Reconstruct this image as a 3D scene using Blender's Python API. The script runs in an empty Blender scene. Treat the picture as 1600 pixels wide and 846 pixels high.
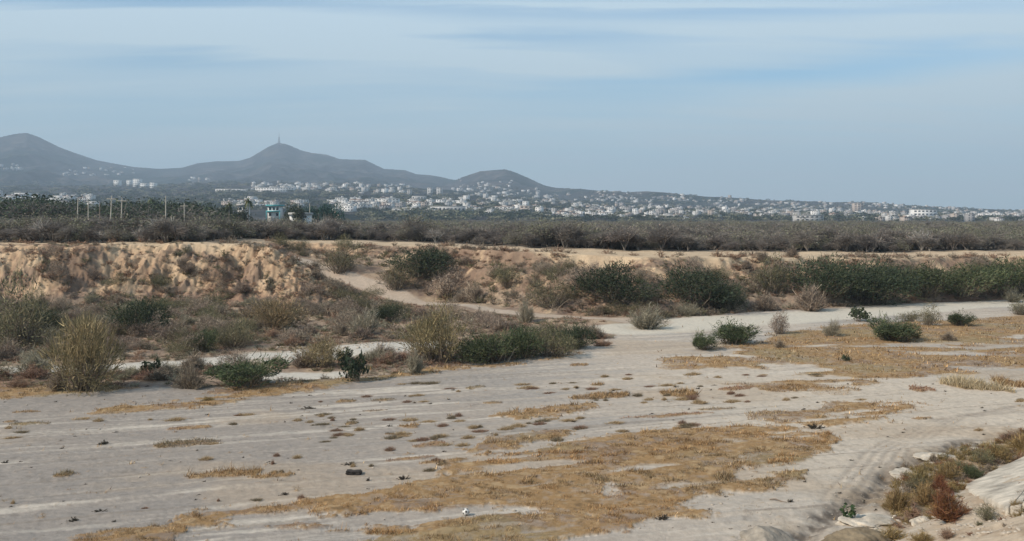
import bpy, math, random
import numpy as np
R = math.radians
C = bpy.context.scene
COL = C.collection
rng = np.random.default_rng(7)
random.seed(7)

# ------------------------------------------------------------------ camera
F, U0, V0, H = 1537.0, 800.0, 340.0, 10.0          # focal length, centre column, horizon row (photo pixels), eye height (m)
cam = bpy.data.objects.new('camera', bpy.data.cameras.new('camera'))
COL.objects.link(cam)
cam.location = (0, 0, H)
cam.rotation_euler = (R(90), 0, 0)
cam.data.sensor_width = 36
cam.data.lens = 36 * F / 1600
cam.data.shift_y = (V0 - 423) / 1600
cam.data.clip_start = 0.5
cam.data.clip_end = 40000
C.camera = cam

# ------------------------------------------------------------------ world, sun, exposure
SUN_EL, SUN_AZ = 37.0, -118.0      # azimuth: degrees clockwise from +Y seen from above, where the sun stands (left, behind the camera)
w = bpy.data.worlds.new('World'); C.world = w; w.use_nodes = True
nt = w.node_tree; N = nt.nodes; L = nt.links
for n in list(N): N.remove(n)
def nd(t, nodes, **k):
    n = nodes.new(t)
    for a, b in k.items(): setattr(n, a, b)
    return n
out = nd('ShaderNodeOutputWorld', N)
sky = nd('ShaderNodeTexSky', N, sky_type='NISHITA', sun_disc=False, sun_elevation=R(SUN_EL), sun_rotation=R(SUN_AZ),
         altitude=50, air_density=1.0, dust_density=0.6, ozone_density=2.0)
bg_sky = nd('ShaderNodeBackground', N); bg_sky.inputs[1].default_value = 0.14
tint_ = nd('ShaderNodeMix', N, data_type='RGBA', blend_type='MULTIPLY'); tint_.inputs[0].default_value = 1; tint_.inputs[7].default_value = (.55, .84, .96, 1)
L.new(sky.outputs[0], tint_.inputs[6]); L.new(tint_.outputs[2], bg_sky.inputs[0])
tc = nd('ShaderNodeTexCoord', N)
sep = nd('ShaderNodeSeparateXYZ', N); L.new(tc.outputs['Generated'], sep.inputs[0])
def mth(op, a, b=None, nodes=N, links=L, clamp=False):
    m = nd('ShaderNodeMath', nodes, operation=op); m.use_clamp = clamp
    for i, q in enumerate((a, b)):
        if q is None: continue
        if isinstance(q, (int, float)): m.inputs[i].default_value = q
        else: links.new(q, m.inputs[i])
    return m.outputs[0]
zz = mth('ADD', mth('MAXIMUM', sep.outputs['Z'], 0.0), 0.10)
px = mth('DIVIDE', sep.outputs['X'], zz); py = mth('DIVIDE', sep.outputs['Y'], zz)
comb = nd('ShaderNodeCombineXYZ', N)
L.new(px, comb.inputs[0]); L.new(py, comb.inputs[1])
mp = nd('ShaderNodeMapping', N); L.new(comb.outputs[0], mp.inputs[0])
mp.inputs['Rotation'].default_value = (0, 0, R(14)); mp.inputs['Scale'].default_value = (0.26, 1.0, 1.0); mp.inputs['Location'].default_value = (3.1, 1.7, 0)
n1 = nd('ShaderNodeTexNoise', N); L.new(mp.outputs[0], n1.inputs['Vector'])
n1.inputs['Scale'].default_value = 0.62; n1.inputs['Detail'].default_value = 7; n1.inputs['Roughness'].default_value = 0.52; n1.inputs['Distortion'].default_value = 0.5
n2 = nd('ShaderNodeTexNoise', N); L.new(mp.outputs[0], n2.inputs['Vector'])
n2.inputs['Scale'].default_value = 3.0; n2.inputs['Detail'].default_value = 8; n2.inputs['Roughness'].default_value = 0.55; n2.inputs['Distortion'].default_value = 0.3
mixn = mth('ADD', mth('MULTIPLY', n1.outputs[0], 0.62), mth('MULTIPLY', n2.outputs[0], 0.38))
cr = nd('ShaderNodeValToRGB', N); L.new(mixn, cr.inputs[0])
cr.color_ramp.elements[0].position = 0.38; cr.color_ramp.elements[0].color = (0, 0, 0, 1)
cr.color_ramp.elements[1].position = 0.60; cr.color_ramp.elements[1].color = (1, 1, 1, 1)
# thin high cloud: a nearly closed veil low down, thinner higher up
el = nd('ShaderNodeMapRange', N); L.new(sep.outputs['Z'], el.inputs[0])
el.inputs[1].default_value = 0.0; el.inputs[2].default_value = 0.20; el.inputs[3].default_value = 1.0; el.inputs[4].default_value = 0.0
ysafe = mth('MAXIMUM', sep.outputs['Y'], 0.05)
az = mth('DIVIDE', sep.outputs['X'], ysafe); ev_ = mth('DIVIDE', sep.outputs['Z'], ysafe)
wv = mth('MULTIPLY', mth('SUBTRACT', n2.outputs[0], 0.5), 0.05)
def streak(az0, el0, slope, width, azw, amp):
    """a long soft cloud band at direction (az0, el0)"""
    e_ = mth('DIVIDE', mth('ADD', mth('SUBTRACT', mth('SUBTRACT', ev_, el0), mth('MULTIPLY', mth('SUBTRACT', az, az0), slope)), wv), width)
    a_ = mth('DIVIDE', mth('SUBTRACT', az, az0), azw)
    q = mth('ADD', mth('MULTIPLY', e_, e_), mth('MULTIPLY', a_, a_))
    return mth('MULTIPLY', mth('EXPONENT', mth('MULTIPLY', q, -1.0)), amp)
veil = mth('ADD', mth('MULTIPLY', cr.outputs[0], 0.55), 0.20)
veil = mth('ADD', veil, mth('MULTIPLY', el.outputs[0], 0.50))
for st in ((-.42, .196, -.03, .015, .26, 1.1), (-.14, .172, -.10, .010, .24, 1.0), (-.35, .219, -.02, .006, .25, -.4), (.02, .181, -.01, .009, .16, -.6), (-.12, .200, -.01, .008, .25, .25),
           (.30, .150, .09, .015, .26, -.62), (.18, .206, .01, .008, .34, -.22), (.20, .186, .02, .012, .26, .4), (.47, .128, .10, .018, .20, .45), (-.33, .156, 0, .010, .12, -.4), (.48, .196, .02, .010, .12, .35), (-.1, .219, 0, .006, .2, -.2), (.05, .217, 0, .005, .3, .5)):
    veil = mth('ADD', veil, streak(*st))
veil = mth('MAXIMUM', veil, 0.0, clamp=True)
ccol = nd('ShaderNodeMix', N, data_type='RGBA'); L.new(el.outputs[0], ccol.inputs[0])
ccol.inputs[6].default_value = (0.60, 0.76, 0.87, 1); ccol.inputs[7].default_value = (0.575, 0.69, 0.69, 1)
bg_c = nd('ShaderNodeBackground', N); L.new(ccol.outputs[2], bg_c.inputs[0]); bg_c.inputs[1].default_value = 1.0
ms = nd('ShaderNodeMixShader', N); L.new(veil, ms.inputs[0]); L.new(bg_sky.outputs[0], ms.inputs[1]); L.new(bg_c.outputs[0], ms.inputs[2])
L.new(ms.outputs[0], out.inputs[0])

sun = bpy.data.objects.new('sun', bpy.data.lights.new('sun', 'SUN')); COL.objects.link(sun)
sun.data.energy = 4.6; sun.data.angle = R(3.0); sun.data.color = (1.0, 0.89, 0.76)
sun.rotation_euler = (R(90 - SUN_EL), 0, R(180 - SUN_AZ))
C.view_settings.view_transform = 'Standard'; C.view_settings.look = 'None'
C.view_settings.exposure = 0.03; C.view_settings.gamma = 1.0
C.view_settings.use_curve_mapping = False
C.render.engine = 'CYCLES'
C.cycles.use_denoising = True
C.cycles.max_bounces = 6; C.cycles.diffuse_bounces = 3; C.cycles.transparent_max_bounces = 8
C.cycles.volume_bounces = 0; C.cycles.use_adaptive_sampling = True

# ------------------------------------------------------------------ noise
def _h(ix, iy, s):
    n = (ix.astype(np.int64) * 374761393 + iy.astype(np.int64) * 668265263 + s * 1442695041) & 0xffffffff
    n = ((n ^ (n >> 13)) * 1274126177) & 0xffffffff
    n = ((n ^ (n >> 16)) * 2246822519) & 0xffffffff
    return ((n ^ (n >> 15)) & 0xffff) / 65535.0
def vn(x, y, s=0):
    x = np.asarray(x, float); y = np.asarray(y, float)
    ix = np.floor(x); iy = np.floor(y); fx = x - ix; fy = y - iy
    fx = fx * fx * fx * (fx * (fx * 6 - 15) + 10); fy = fy * fy * fy * (fy * (fy * 6 - 15) + 10)
    a = _h(ix, iy, s); b = _h(ix + 1, iy, s); c = _h(ix, iy + 1, s); d = _h(ix + 1, iy + 1, s)
    return (a + (b - a) * fx) * (1 - fy) + (c + (d - c) * fx) * fy
def fbm(x, y, s=0, o=4, g=0.5):
    t = 0; a = 1; n = 0
    for i in range(o):
        t = t + a * vn(x * 2.03**i + 17.3 * i, y * 2.03**i - 9.1 * i, s + i); n += a; a *= g
    return t / n * 2 - 1
def ss(x, a, b):
    t = np.clip((x - a) / (b - a), 0, 1); return t * t * (3 - 2 * t)
def it(u, *pts):
    return np.interp(u, [p[0] for p in pts], [p[1] for p in pts])

# ------------------------------------------------------------------ terrain
def sd_line(x, y, pts):
    """distance to a polyline and side (positive: right of it)"""
    best = np.full(np.shape(x), 1e9); side = np.zeros(np.shape(x))
    for (x0, y0), (x1, y1) in zip(pts[:-1], pts[1:]):
        dx, dy = x1 - x0, y1 - y0; l = dx * dx + dy * dy
        t = np.clip(((x - x0) * dx + (y - y0) * dy) / l, 0, 1)
        d = np.hypot(x - x0 - t * dx, y - y0 - t * dy)
        s = (x - x0) * dy - (y - y0) * dx
        m = d < best; best = np.where(m, d, best); side = np.where(m, np.sign(s), side)
    return best, side
def g0(u, v, z=0.0):
    y = (H - z) * F / (v - V0); return ((u - U0) / F * y, y)
TOE = [(4.0, -40), (6.0, 18), g0(1290, 905), g0(1372, 862), g0(1430, 822), g0(1492, 775), g0(1600, 712), g0(1760, 660), g0(2100, 600)]
GULLY = [(6.0, 22), g0(1225, 880), g0(1262, 832), g0(1318, 792), g0(1372, 758), g0(1425, 716), g0(1500, 694), g0(1620, 672)]
PATH3 = [(-48, 140), (-31, 129)] + [((u_ - 800) / 1537 * y_, y_) for u_, y_ in ((508, 125.5), (535, 123.8), (560, 122.3), (590, 121), (620, 119), (660, 115.5), (700, 111), (800, 103), (905, 97), (1010, 94))]
PATH = [(p[0], p[1]) for p in PATH3]

def terr(x, y):
    x = np.asarray(x, float); y = np.asarray(y, float)
    u = U0 + F * x / np.maximum(y, 1.0)
    u = np.where(y < 30, U0 + F * x / 30.0, u)
    u = np.clip(u, -260, 1900)
    wob = fbm(x * 0.045, y * 0.03, 5, 3) * 3.0 * (1 - .7 * ss(u, 400, 470) * (1 - ss(u, 800, 950)))
    yf = it(u, (-260, 109), (0, 108), (380, 109), (450, 131), (510, 130.5), (560, 128), (620, 125), (700, 118), (800, 107), (860, 101), (1000, 98), (1200, 106), (1400, 114), (1600, 123), (1900, 128)) + wob
    yt = it(u, (-260, 122), (0, 120), (380, 120), (450, 142), (600, 139), (700, 131), (840, 118), (1000, 113), (1200, 120), (1400, 126), (1600, 135), (1900, 140)) + wob * .6 + .8 * fbm(x * .35, x * 0 + 3, 6, 3)
    zt = it(u, (-260, 6.8), (0, 6.9), (380, 6.8), (450, 6.5), (600, 6.15), (700, 6.0), (840, 5.75), (1000, 5.4), (1200, 5.0), (1400, 4.75), (1600, 4.7), (1900, 4.7)) + .22 * fbm(x * .25, y * .1, 7, 3)
    # river floor and ramp
    z0 = it(u, (380, 6.3), (450, 5.4), (510, 4.2), (560, 4.2), (620, 4.0), (700, 2.6), (800, 0)) * ss(y, 115, 130) * (u > 300)
    fl = fbm(x * 0.11, y * 0.11, 11, 4) * 0.5 * ss(y, 62, 82) * (1 - .85 * ss(u, 930, 1020) * ss(y, 60, 70)) + 0.06 * fbm(x * .12, y * .3, 12, 3)
    s = (y - yf) / (yt - yf)
    left = 1 - ss(u, 420, 560)
    gn = fbm(x * 0.30 + y * .2, y * 0.45 - x * .1, 21, 5, .62); gn2 = fbm(x * 1.3, y * .9, 22, 3, .6)
    sw = s + (0.34 * fbm(x * .11, y * .13, 20, 3) + .07 * gn + 0.04 * gn2) * ss(s, -.1, .3) * (1 - ss(s, .9, 1.25))
    sc = np.clip(sw, 0, 1)
    g = np.interp(sc, [0, .15, .4, .62, .85, 1.0], [0, .10, .30, .62, .95, 1.0]) * (1 - ss(u, 480, 640)) + np.interp(sc, [0, .18, .34, .5, .8, 1.0], [0, .22, .30, .55, .72, 1.0]) * ss(u, 480, 640)
    zb = z0 + fl + (zt - z0 - fl) * g
    mid = np.clip(4 * sc * (1 - sc), 0, 1)
    zb = zb + mid * (0.20 * gn2 * (.6 + left) + .50 * left * fbm(x * .40, y * .45, 25, 5, .68) + .35 * np.abs(fbm(x * .8, y * .5, 23, 3)))
    # spur at the left of the ramp
    cre = it(u, (330, 0), (380, 6.9), (420, 6.6), (450, 5.5), (480, 4.2), (500, 3.0), (560, 1.2), (600, .3), (630, 0))
    yc = 119 + wob * .6
    a = np.where(y < yc, (y - (110 + wob)) / (yc - 110 - wob), 1 - (y - yc) / 6.0)
    a = a + (.30 * fbm(x * .11, y * .13, 20, 3) + .07 * gn) * ss(a, -.1, .3) * (1 - ss(a, .85, 1.2)) + .08 * gn2
    zs = cre * np.interp(np.clip(a, 0, 1), [0, .15, .4, .65, .9, 1.0], [0, .10, .32, .66, .97, 1.0])
    zs = zs + 4 * np.clip(a, 0, 1) * (1 - np.clip(a, 0, 1)) * .4 * gn2 * (cre > .3)
    spur = (zs > zb) & (cre > .25)
    z = np.maximum(zb, zs)
    z = z + np.where(y > yt, .10 * fbm(x * .3, y * .3, 31, 3), 0)
    # abutment slope and its ditch at the lower right
    d, sd = sd_line(x, y, TOE)
    sdist = d * sd
    up = np.clip(sdist, 0, None)
    r = fbm(x * .9, y * .9, 41, 4, .6)
    zsl = np.where(up < 14, up * 0.40, 5.6 + (up - 14) * .12) + r * .16 * ss(up, 0, 1.2)
    zsl = np.minimum(zsl, 8.0)
    dgn, _ = sd_line(x + .35 * fbm(x * .7, y * .7, 42, 3), y + .35 * fbm(x * .7, y * .7, 43, 3), GULLY)
    gd = np.exp(-(dgn / .38) ** 2) * .34 * (.65 + .5 * fbm(x * .5, y * .5, 44, 2))
    near = ss(sdist, -6.5, -.5) * (y < 75)
    z = np.where(y < 75, z + near * (1 - ss(sdist, -.5, .5)) * (r * .12 - .10) - gd * (y < 60), z)
    z = np.where((sdist > 0) & (y < 75), np.maximum(z, zsl + z * 0), z)
    ra = x * .9455 + y * .3256; rb = -x * .3256 + y * .9455
    z = z + .03 * fbm(x * 1.6, y * 1.6, 51, 3) * (y < 200) + .10 * fbm(ra * .10, rb * .9, 52, 4, .6) * (1 - ss(y, 70, 100)) * (1 - ss(sdist, -1, 1))
    z = z * (1 - ss(y, 165, 218)) + 5.0 * ss(y, 165, 218)
    return z, sc, spur, np.clip(a, 0, 1), sdist, dgn, u, yf, yt

def hit(u, v, y0=24.0, y1=230.0, far=False):
    if far:
        ys = np.linspace(1000, 7800, 900)
    else:
        if v < 500: y0 = 60.0
        else:
            yc_ = 15370 / (v - V0); y0 = yc_ * .6; y1 = yc_ * 1.15 + 3
        ys = np.arange(y0, y1, .08)
    xs = (u - U0) / F * ys
    zr = H - (v - V0) / F * ys
    zt = hillz(xs, ys) if far else terr(xs, ys)[0]
    k = np.nonzero(zr <= zt)[0]
    i = k[0] if len(k) else len(ys) - 1
    return float(xs[i]), float(ys[i]), float(zt[i])

RIDGE = [(-900, 262), (-500, 250), (-260, 232), (-120, 240), (-40, 222), (0, 215), (22, 210), (42, 208), (60, 214), (90, 229), (120, 240), (150, 250), (180, 256), (210, 261), (250, 264), (285, 262), (310, 255),
         (340, 252), (372, 252), (390, 247), (405, 238), (420, 229), (435, 223), (450, 226), (470, 235), (486, 239), (510, 242), (530, 249), (555, 250), (570, 250), (585, 257),
         (600, 264), (632, 266), (650, 272), (692, 277), (712, 281), (726, 276), (750, 268), (770, 266), (790, 265), (806, 270), (830, 281), (852, 291), (872, 294), (905, 295),
         (940, 298), (980, 301), (1020, 300), (1060, 303), (1100, 307), (1150, 309), (1200, 313), (1250, 314), (1300, 316), (1350, 316), (1400, 320), (1450, 323), (1500, 325), (1550, 327), (1600, 329), (1750, 331), (2600, 333)]
def hillz(x, y):
    x = np.asarray(x, float); y = np.asarray(y, float)
    u = U0 + F * x / np.maximum(y, 900)
    rv = np.interp(u, [p[0] for p in RIDGE], [p[1] for p in RIDGE])
    dr = it(u, (-900, 5200), (0, 5400), (250, 6000), (430, 6000), (690, 5600), (720, 4700), (860, 4300), (940, 3400), (1600, 3000), (2600, 3000))
    fv = it(u, (-900, 296), (0, 292), (200, 290), (400, 284), (560, 287), (700, 297), (800, 307), (900, 316), (1000, 322), (1200, 328), (1600, 337), (2600, 339))
    d1 = it(u, (-900, 3000), (0, 3000), (400, 3300), (700, 3000), (1000, 2300), (1600, 2000), (2600, 2000))
    z1 = H + (V0 - fv) / F * d1; zr = H + (V0 - rv) / F * dr
    t = np.clip((y - 1000) / (d1 - 1000), 0, 1)
    z = 5 + (z1 - 5) * t ** 1.15
    t2 = np.clip((y - d1) / (dr - d1), 0, 1)
    gl = np.abs(fbm(x / 420.0, y / 900.0, 61, 5, .55))
    gl2 = fbm(x / 150.0, y / 260.0, 62, 4, .55)
    up = z1 + (zr - z1) * (t2 ** 1.5 * .75 + t2 * .25)
    up = up - 4 * t2 * (1 - t2) * (zr - z1) * (.34 * gl + .14 * np.abs(gl2)) + 4 * t2 * (1 - t2) * gl2 * np.minimum((zr - z1) * .05, 9) + gl2 * 3.5 * t2
    z = np.where(y > d1, up, z) + gl2 * 2.2 * t * (1 - t2)
    t3 = np.clip((y - dr) / 1800, 0, 1)
    return np.where(y > dr, zr * (1 - t3) + 0 * t3 + 40 * gl2 * t3 * (1 - t3), z)

# ------------------------------------------------------------------ helpers
def setp(o, label=None, cat=None, group=None, kind=None):
    if label: o['label'] = label
    if cat: o['category'] = cat
    if group: o['group'] = group
    if kind: o['kind'] = kind
    return o
def mk(name, V, Fc, mat, parent=None, tint=None, smooth=False, midx=None, link=True):
    """V (n,3); Fc (m,3|4) array or list of such arrays; tint per-vertex rgb"""
    V = np.asarray(V, np.float32)
    fs = Fc if isinstance(Fc, list) else [Fc]
    fs = [np.asarray(f, np.int32) for f in fs if len(f)]
    me = bpy.data.meshes.new(name)
    nl = sum(f.size for f in fs); nf = sum(len(f) for f in fs)
    me.vertices.add(len(V)); me.vertices.foreach_set('co', V.ravel())
    me.loops.add(nl); me.polygons.add(nf)
    me.loops.foreach_set('vertex_index', np.concatenate([f.ravel() for f in fs]))
    tot = np.concatenate([np.full(len(f), f.shape[1], np.int32) for f in fs])
    st = np.concatenate([[0], np.cumsum(tot)[:-1]]).astype(np.int32)
    me.polygons.foreach_set('loop_start', st)
    try: me.polygons.foreach_set('loop_total', tot)
    except Exception: pass
    if midx is not None: me.polygons.foreach_set('material_index', np.asarray(midx, np.int32))
    if smooth: me.polygons.foreach_set('use_smooth', np.ones(nf, bool))
    me.update(calc_edges=True)
    for m in (mat if isinstance(mat, (list, tuple)) else [mat]): me.materials.append(m)
    if tint is not None:
        a = me.color_attributes.new('tint', 'FLOAT_COLOR', 'POINT')
        c = np.ones((len(V), 4), np.float32); c[:, :3] = tint
        a.data.foreach_set('color', c.ravel())
    o = bpy.data.objects.new(name, me)
    if link: COL.objects.link(o)
    if parent: o.parent = parent
    return o
def empty(name, loc=(0, 0, 0), rz=0):
    o = bpy.data.objects.new(name, None); COL.objects.link(o)
    o.location = loc; o.rotation_euler = (0, 0, rz); o.empty_display_size = .3
    return o
KIDS = {}
def dup(o, loc, rz, sc, tilt=(0, 0)):
    c = o.copy(); COL.objects.link(c); c.location = loc; c.rotation_euler = (tilt[0], tilt[1], rz); c.scale = sc
    for ch in KIDS.get(o.name, []):
        k = ch.copy(); COL.objects.link(k); k.parent = c
    return c

def material(name, base=(1, 1, 1), rough=.9, tint=False, noise=None, spec=.2, bump=None, trans=0, objvar=0.0):
    m = bpy.data.materials.new(name); m.use_nodes = True
    t = m.node_tree; n = t.nodes; l = t.links
    b = n['Principled BSDF']; b.inputs['Roughness'].default_value = rough
    b.inputs['Specular IOR Level'].default_value = spec
    src = None
    if tint:
        a = nd('ShaderNodeVertexColor', n, layer_name='tint'); src = a.outputs[0]
        if base != (1, 1, 1):
            mx = nd('ShaderNodeMix', n, data_type='RGBA', blend_type='MULTIPLY'); mx.inputs[0].default_value = 1
            l.new(src, mx.inputs[6]); mx.inputs[7].default_value = (*base, 1); src = mx.outputs[2]
    if noise:
        sc_, amt = noise
        g = nd('ShaderNodeNewGeometry', n); q = nd('ShaderNodeTexNoise', n); l.new(g.outputs['Position'], q.inputs['Vector'])
        q.inputs['Scale'].default_value = sc_; q.inputs['Detail'].default_value = 8; q.inputs['Roughness'].default_value = .65
        mr = nd('ShaderNodeMapRange', n); l.new(q.outputs[0], mr.inputs[0]); mr.inputs[1].default_value = .3; mr.inputs[2].default_value = .7
        mr.inputs[3].default_value = 1 - amt; mr.inputs[4].default_value = 1 + amt
        mx = nd('ShaderNodeMix', n, data_type='RGBA', blend_type='MULTIPLY'); mx.inputs[0].default_value = 1
        if src is not None: l.new(src, mx.inputs[6])
        else: mx.inputs[6].default_value = (*base, 1)
        l.new(mr.outputs[0], mx.inputs[7]); src = mx.outputs[2]
    if objvar:
        oi = nd('ShaderNodeObjectInfo', n); hs = nd('ShaderNodeHueSaturation', n)
        mr = nd('ShaderNodeMapRange', n); l.new(oi.outputs['Random'], mr.inputs[0]); mr.inputs[3].default_value = 1 - objvar; mr.inputs[4].default_value = 1 + objvar
        l.new(mr.outputs[0], hs.inputs['Value'])
        m2 = mth('FRACT', mth('MULTIPLY', oi.outputs['Random'], 7.31, n, l), None, n, l)
        mr2 = nd('ShaderNodeMapRange', n); l.new(m2, mr2.inputs[0]); mr2.inputs[3].default_value = .5 - objvar * .06; mr2.inputs[4].default_value = .5 + objvar * .06
        l.new(mr2.outputs[0], hs.inputs['Hue'])
        if src is not None: l.new(src, hs.inputs['Color'])
        else: hs.inputs['Color'].default_value = (*base, 1)
        src = hs.outputs[0]
    if src is not None: l.new(src, b.inputs['Base Color'])
    else: b.inputs['Base Color'].default_value = (*base, 1)
    if bump:
        sc_, st_, di = bump
        g = nd('ShaderNodeNewGeometry', n); q = nd('ShaderNodeTexNoise', n); l.new(g.outputs['Position'], q.inputs['Vector'])
        q.inputs['Scale'].default_value = sc_; q.inputs['Detail'].default_value = 10; q.inputs['Roughness'].default_value = .7
        bm = nd('ShaderNodeBump', n); bm.inputs['Strength'].default_value = st_; bm.inputs['Distance'].default_value = di
        l.new(q.outputs[0], bm.inputs['Height']); l.new(bm.outputs[0], b.inputs['Normal'])
    if trans:
        tr = nd('ShaderNodeBsdfTranslucent', n); mxs = nd('ShaderNodeMixShader', n); mxs.inputs[0].default_value = trans
        if src is not None: l.new(src, tr.inputs[0])
        else: tr.inputs[0].default_value = (*base, 1)
        l.new(b.outputs[0], mxs.inputs[1]); l.new(tr.outputs[0], mxs.inputs[2]); l.new(mxs.outputs[0], n['Material Output'].inputs[0])
    return m
M_ground = material('ground_soil', tint=True, noise=(3.2, .15), rough=.95, spec=.1, bump=(3.0, .5, .12))
M_hill = material('hill_scrub', (.62, .63, .72), tint=True, noise=(.012, .5), rough=1, spec=0, bump=(.03, .6, 10))
M_leaf = material('leaf', tint=True, rough=.7, spec=.25, trans=.22, objvar=.16)
M_twig = material('twig', tint=True, rough=.9, spec=.1, objvar=.14)
M_grass = material('dry_grass_blade', tint=True, rough=.85, spec=.15, trans=.2)
M_stone = material('stone', (.38, .325, .26), noise=(6, .25), bump=(9, .5, .03))
M_rock = material('rock', (.27, .235, .19), noise=(2.2, .35), bump=(4, .7, .08))
M_dark = material('charred_wood', (.045, .038, .033), noise=(9, .4), bump=(20, .6, .02))
M_wood = material('grey_wood', (.23, .18, .14), noise=(8, .35), bump=(20, .5, .01))
M_conc = material('pale_concrete', (.44, .385, .31), noise=(1.1, .5), rough=.95, bump=(3, .9, .09))
M_white = material('white_paint', (.68, .67, .64), noise=(.3, .08))
M_win = material('dark_window_glass', (.05, .06, .07), rough=.2, spec=.5)
M_teal = material('teal_paint', (.12, .40, .42), noise=(.5, .1))
M_pole = material('weathered_pole', (.46, .41, .34), noise=(1.0, .2))
M_steel = material('mast_steel', (.20, .20, .21), rough=.6)
M_plastic = material('white_plastic', (.60, .58, .54), rough=.45, spec=.4)
M_blackp = material('black_patch', (.03, .03, .03), rough=.5, spec=.4)
WALLS = [material('pale_wall', c, noise=(.2, .08)) for c in ((.50, .485, .46), (.38, .365, .345), (.38, .32, .275), (.66, .64, .61), (.27, .26, .255))]
M_clay = material('clay_roof', (.33, .17, .11), noise=(.4, .2))
M_flat = material('grey_roof', (.40, .39, .37), noise=(.4, .15))

# ------------------------------------------------------------------ regions of the ground (photo pixels laid on the river bed)
AX = (math.cos(R(19)), math.sin(R(19)))       # direction of the flow lines in the sand
def inpoly(x, y, poly):
    r = np.zeros(np.shape(x), bool); n = len(poly)
    xs = [p[0] for p in poly]; ys = [p[1] for p in poly]
    bb = (x >= min(xs)) & (x <= max(xs)) & (y >= min(ys)) & (y <= max(ys))
    X = x[bb]; Y = y[bb]; q = np.zeros(X.shape, bool)
    for i in range(n):
        x0, y0 = poly[i]; x1, y1 = poly[(i + 1) % n]
        if y0 == y1: continue
        c = ((y0 > Y) != (y1 > Y)) & (X < (x1 - x0) * (Y - y0) / (y1 - y0) + x0)
        q ^= c
    r[bb] = q
    return r
P = lambda *a: [g0(a[i], a[i + 1]) for i in range(0, len(a), 2)]
GRASS_POLY = [
    P(95, 900, 110, 842, 190, 826, 260, 816, 300, 800, 360, 792, 430, 790, 530, 775, 600, 768, 655, 752, 700, 744, 690, 726, 760, 722, 800, 712, 850, 700, 890, 688, 960, 680, 1060, 670, 1180, 666, 1290, 672,
      1308, 690, 1272, 720, 1245, 750, 1205, 767, 1110, 768, 1065, 782, 1062, 797, 1110, 800, 1104, 808, 1020, 812, 990, 830, 880, 846, 800, 900),
    P(735, 700, 770, 684, 840, 678, 900, 673, 890, 682, 830, 692, 800, 706, 740, 712),
    P(1165, 656, 1180, 642, 1270, 641, 1300, 629, 1380, 628, 1440, 634, 1400, 646, 1345, 664, 1300, 669, 1240, 664),
    P(762, 650, 850, 640, 930, 631, 944, 636, 880, 648, 820, 656),
    P(135, 645, 190, 632, 300, 626, 330, 612, 430, 598, 510, 594, 600, 588, 660, 577, 740, 572, 800, 566, 905, 550, 900, 556, 800, 572, 700, 580, 620, 592, 520, 604, 430, 618, 345, 632, 240, 642, 170, 648),
    P(-400, 612, -100, 612, 0, 604, 80, 604, 170, 604, 250, 606, 180, 612, 80, 620, 0, 623, -400, 640),
]
GAPS = [P(330, 815, 380, 800, 470, 798, 560, 806, 700, 800, 770, 790, 800, 800, 700, 810, 640, 822, 560, 826, 470, 818, 400, 822),
        P(270, 846, 300, 826, 400, 820, 500, 828, 560, 832, 600, 840, 520, 860, 300, 870), P(925, 770, 940, 755, 965, 758, 970, 772, 950, 776),
        P(1145, 744, 1160, 732, 1215, 736, 1205, 752, 1160, 752), P(1180, 676, 1230, 672, 1260, 676, 1220, 681), P(770, 795, 820, 792, 860, 800, 820, 806)]
FIELD = P(1030, 566, 1090, 548, 1180, 538, 1230, 520, 1330, 508, 1420, 504, 1520, 500, 1620, 490, 2000, 480, 2000, 625, 1600, 607, 1480, 607, 1380, 600, 1300, 612, 1180, 606, 1050, 600)
def gmask(x, y):
    """how strongly dry grass covers the river bed (0..1)"""
    x = np.asarray(x, float); y = np.asarray(y, float); k_ = np.clip(y / 45, .6, 2.5); m = 0; fld = 0
    for j, (am, fr) in enumerate(((.8, .5), (1.5, .33), (.6, 1.4), (1.0, .9))):
        wx = x + am * fbm(x * fr, y * fr, 71 + 10 * j, 4, .65) * k_; wy = y + am * 1.2 * fbm(x * fr, y * fr * 1.4, 72 + 10 * j, 4, .65) * k_
        mj = np.zeros(x.shape)
        for p in GRASS_POLY: mj = np.maximum(mj, inpoly(wx, wy, p) * 1.0)
        for p in GAPS: mj = np.where(inpoly(wx, wy, p), 0, mj)
        m = m + mj * .25; fld = fld + inpoly(wx, wy, FIELD) * .25
    a = x * AX[0] + y * AX[1]; b = -x * AX[1] + y * AX[0]
    st = fbm(a * .16, b * 1.05, 74, 4, .55)
    m = ss(m + .75 * fbm(x * 1.9, y * 2.4, 77, 4, .7), .25, .80) * ss(st + .35 * fbm(x * .8, y * 1.3, 78, 3), -.42, -.12)
    m = np.maximum(m, fld * ss(fbm(x * .12, y * .22, 75, 4, .6) + .22 * ss(y, 62, 84) + .12 * ss(x, 20, 50), -.03, .14))
    return m
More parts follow.
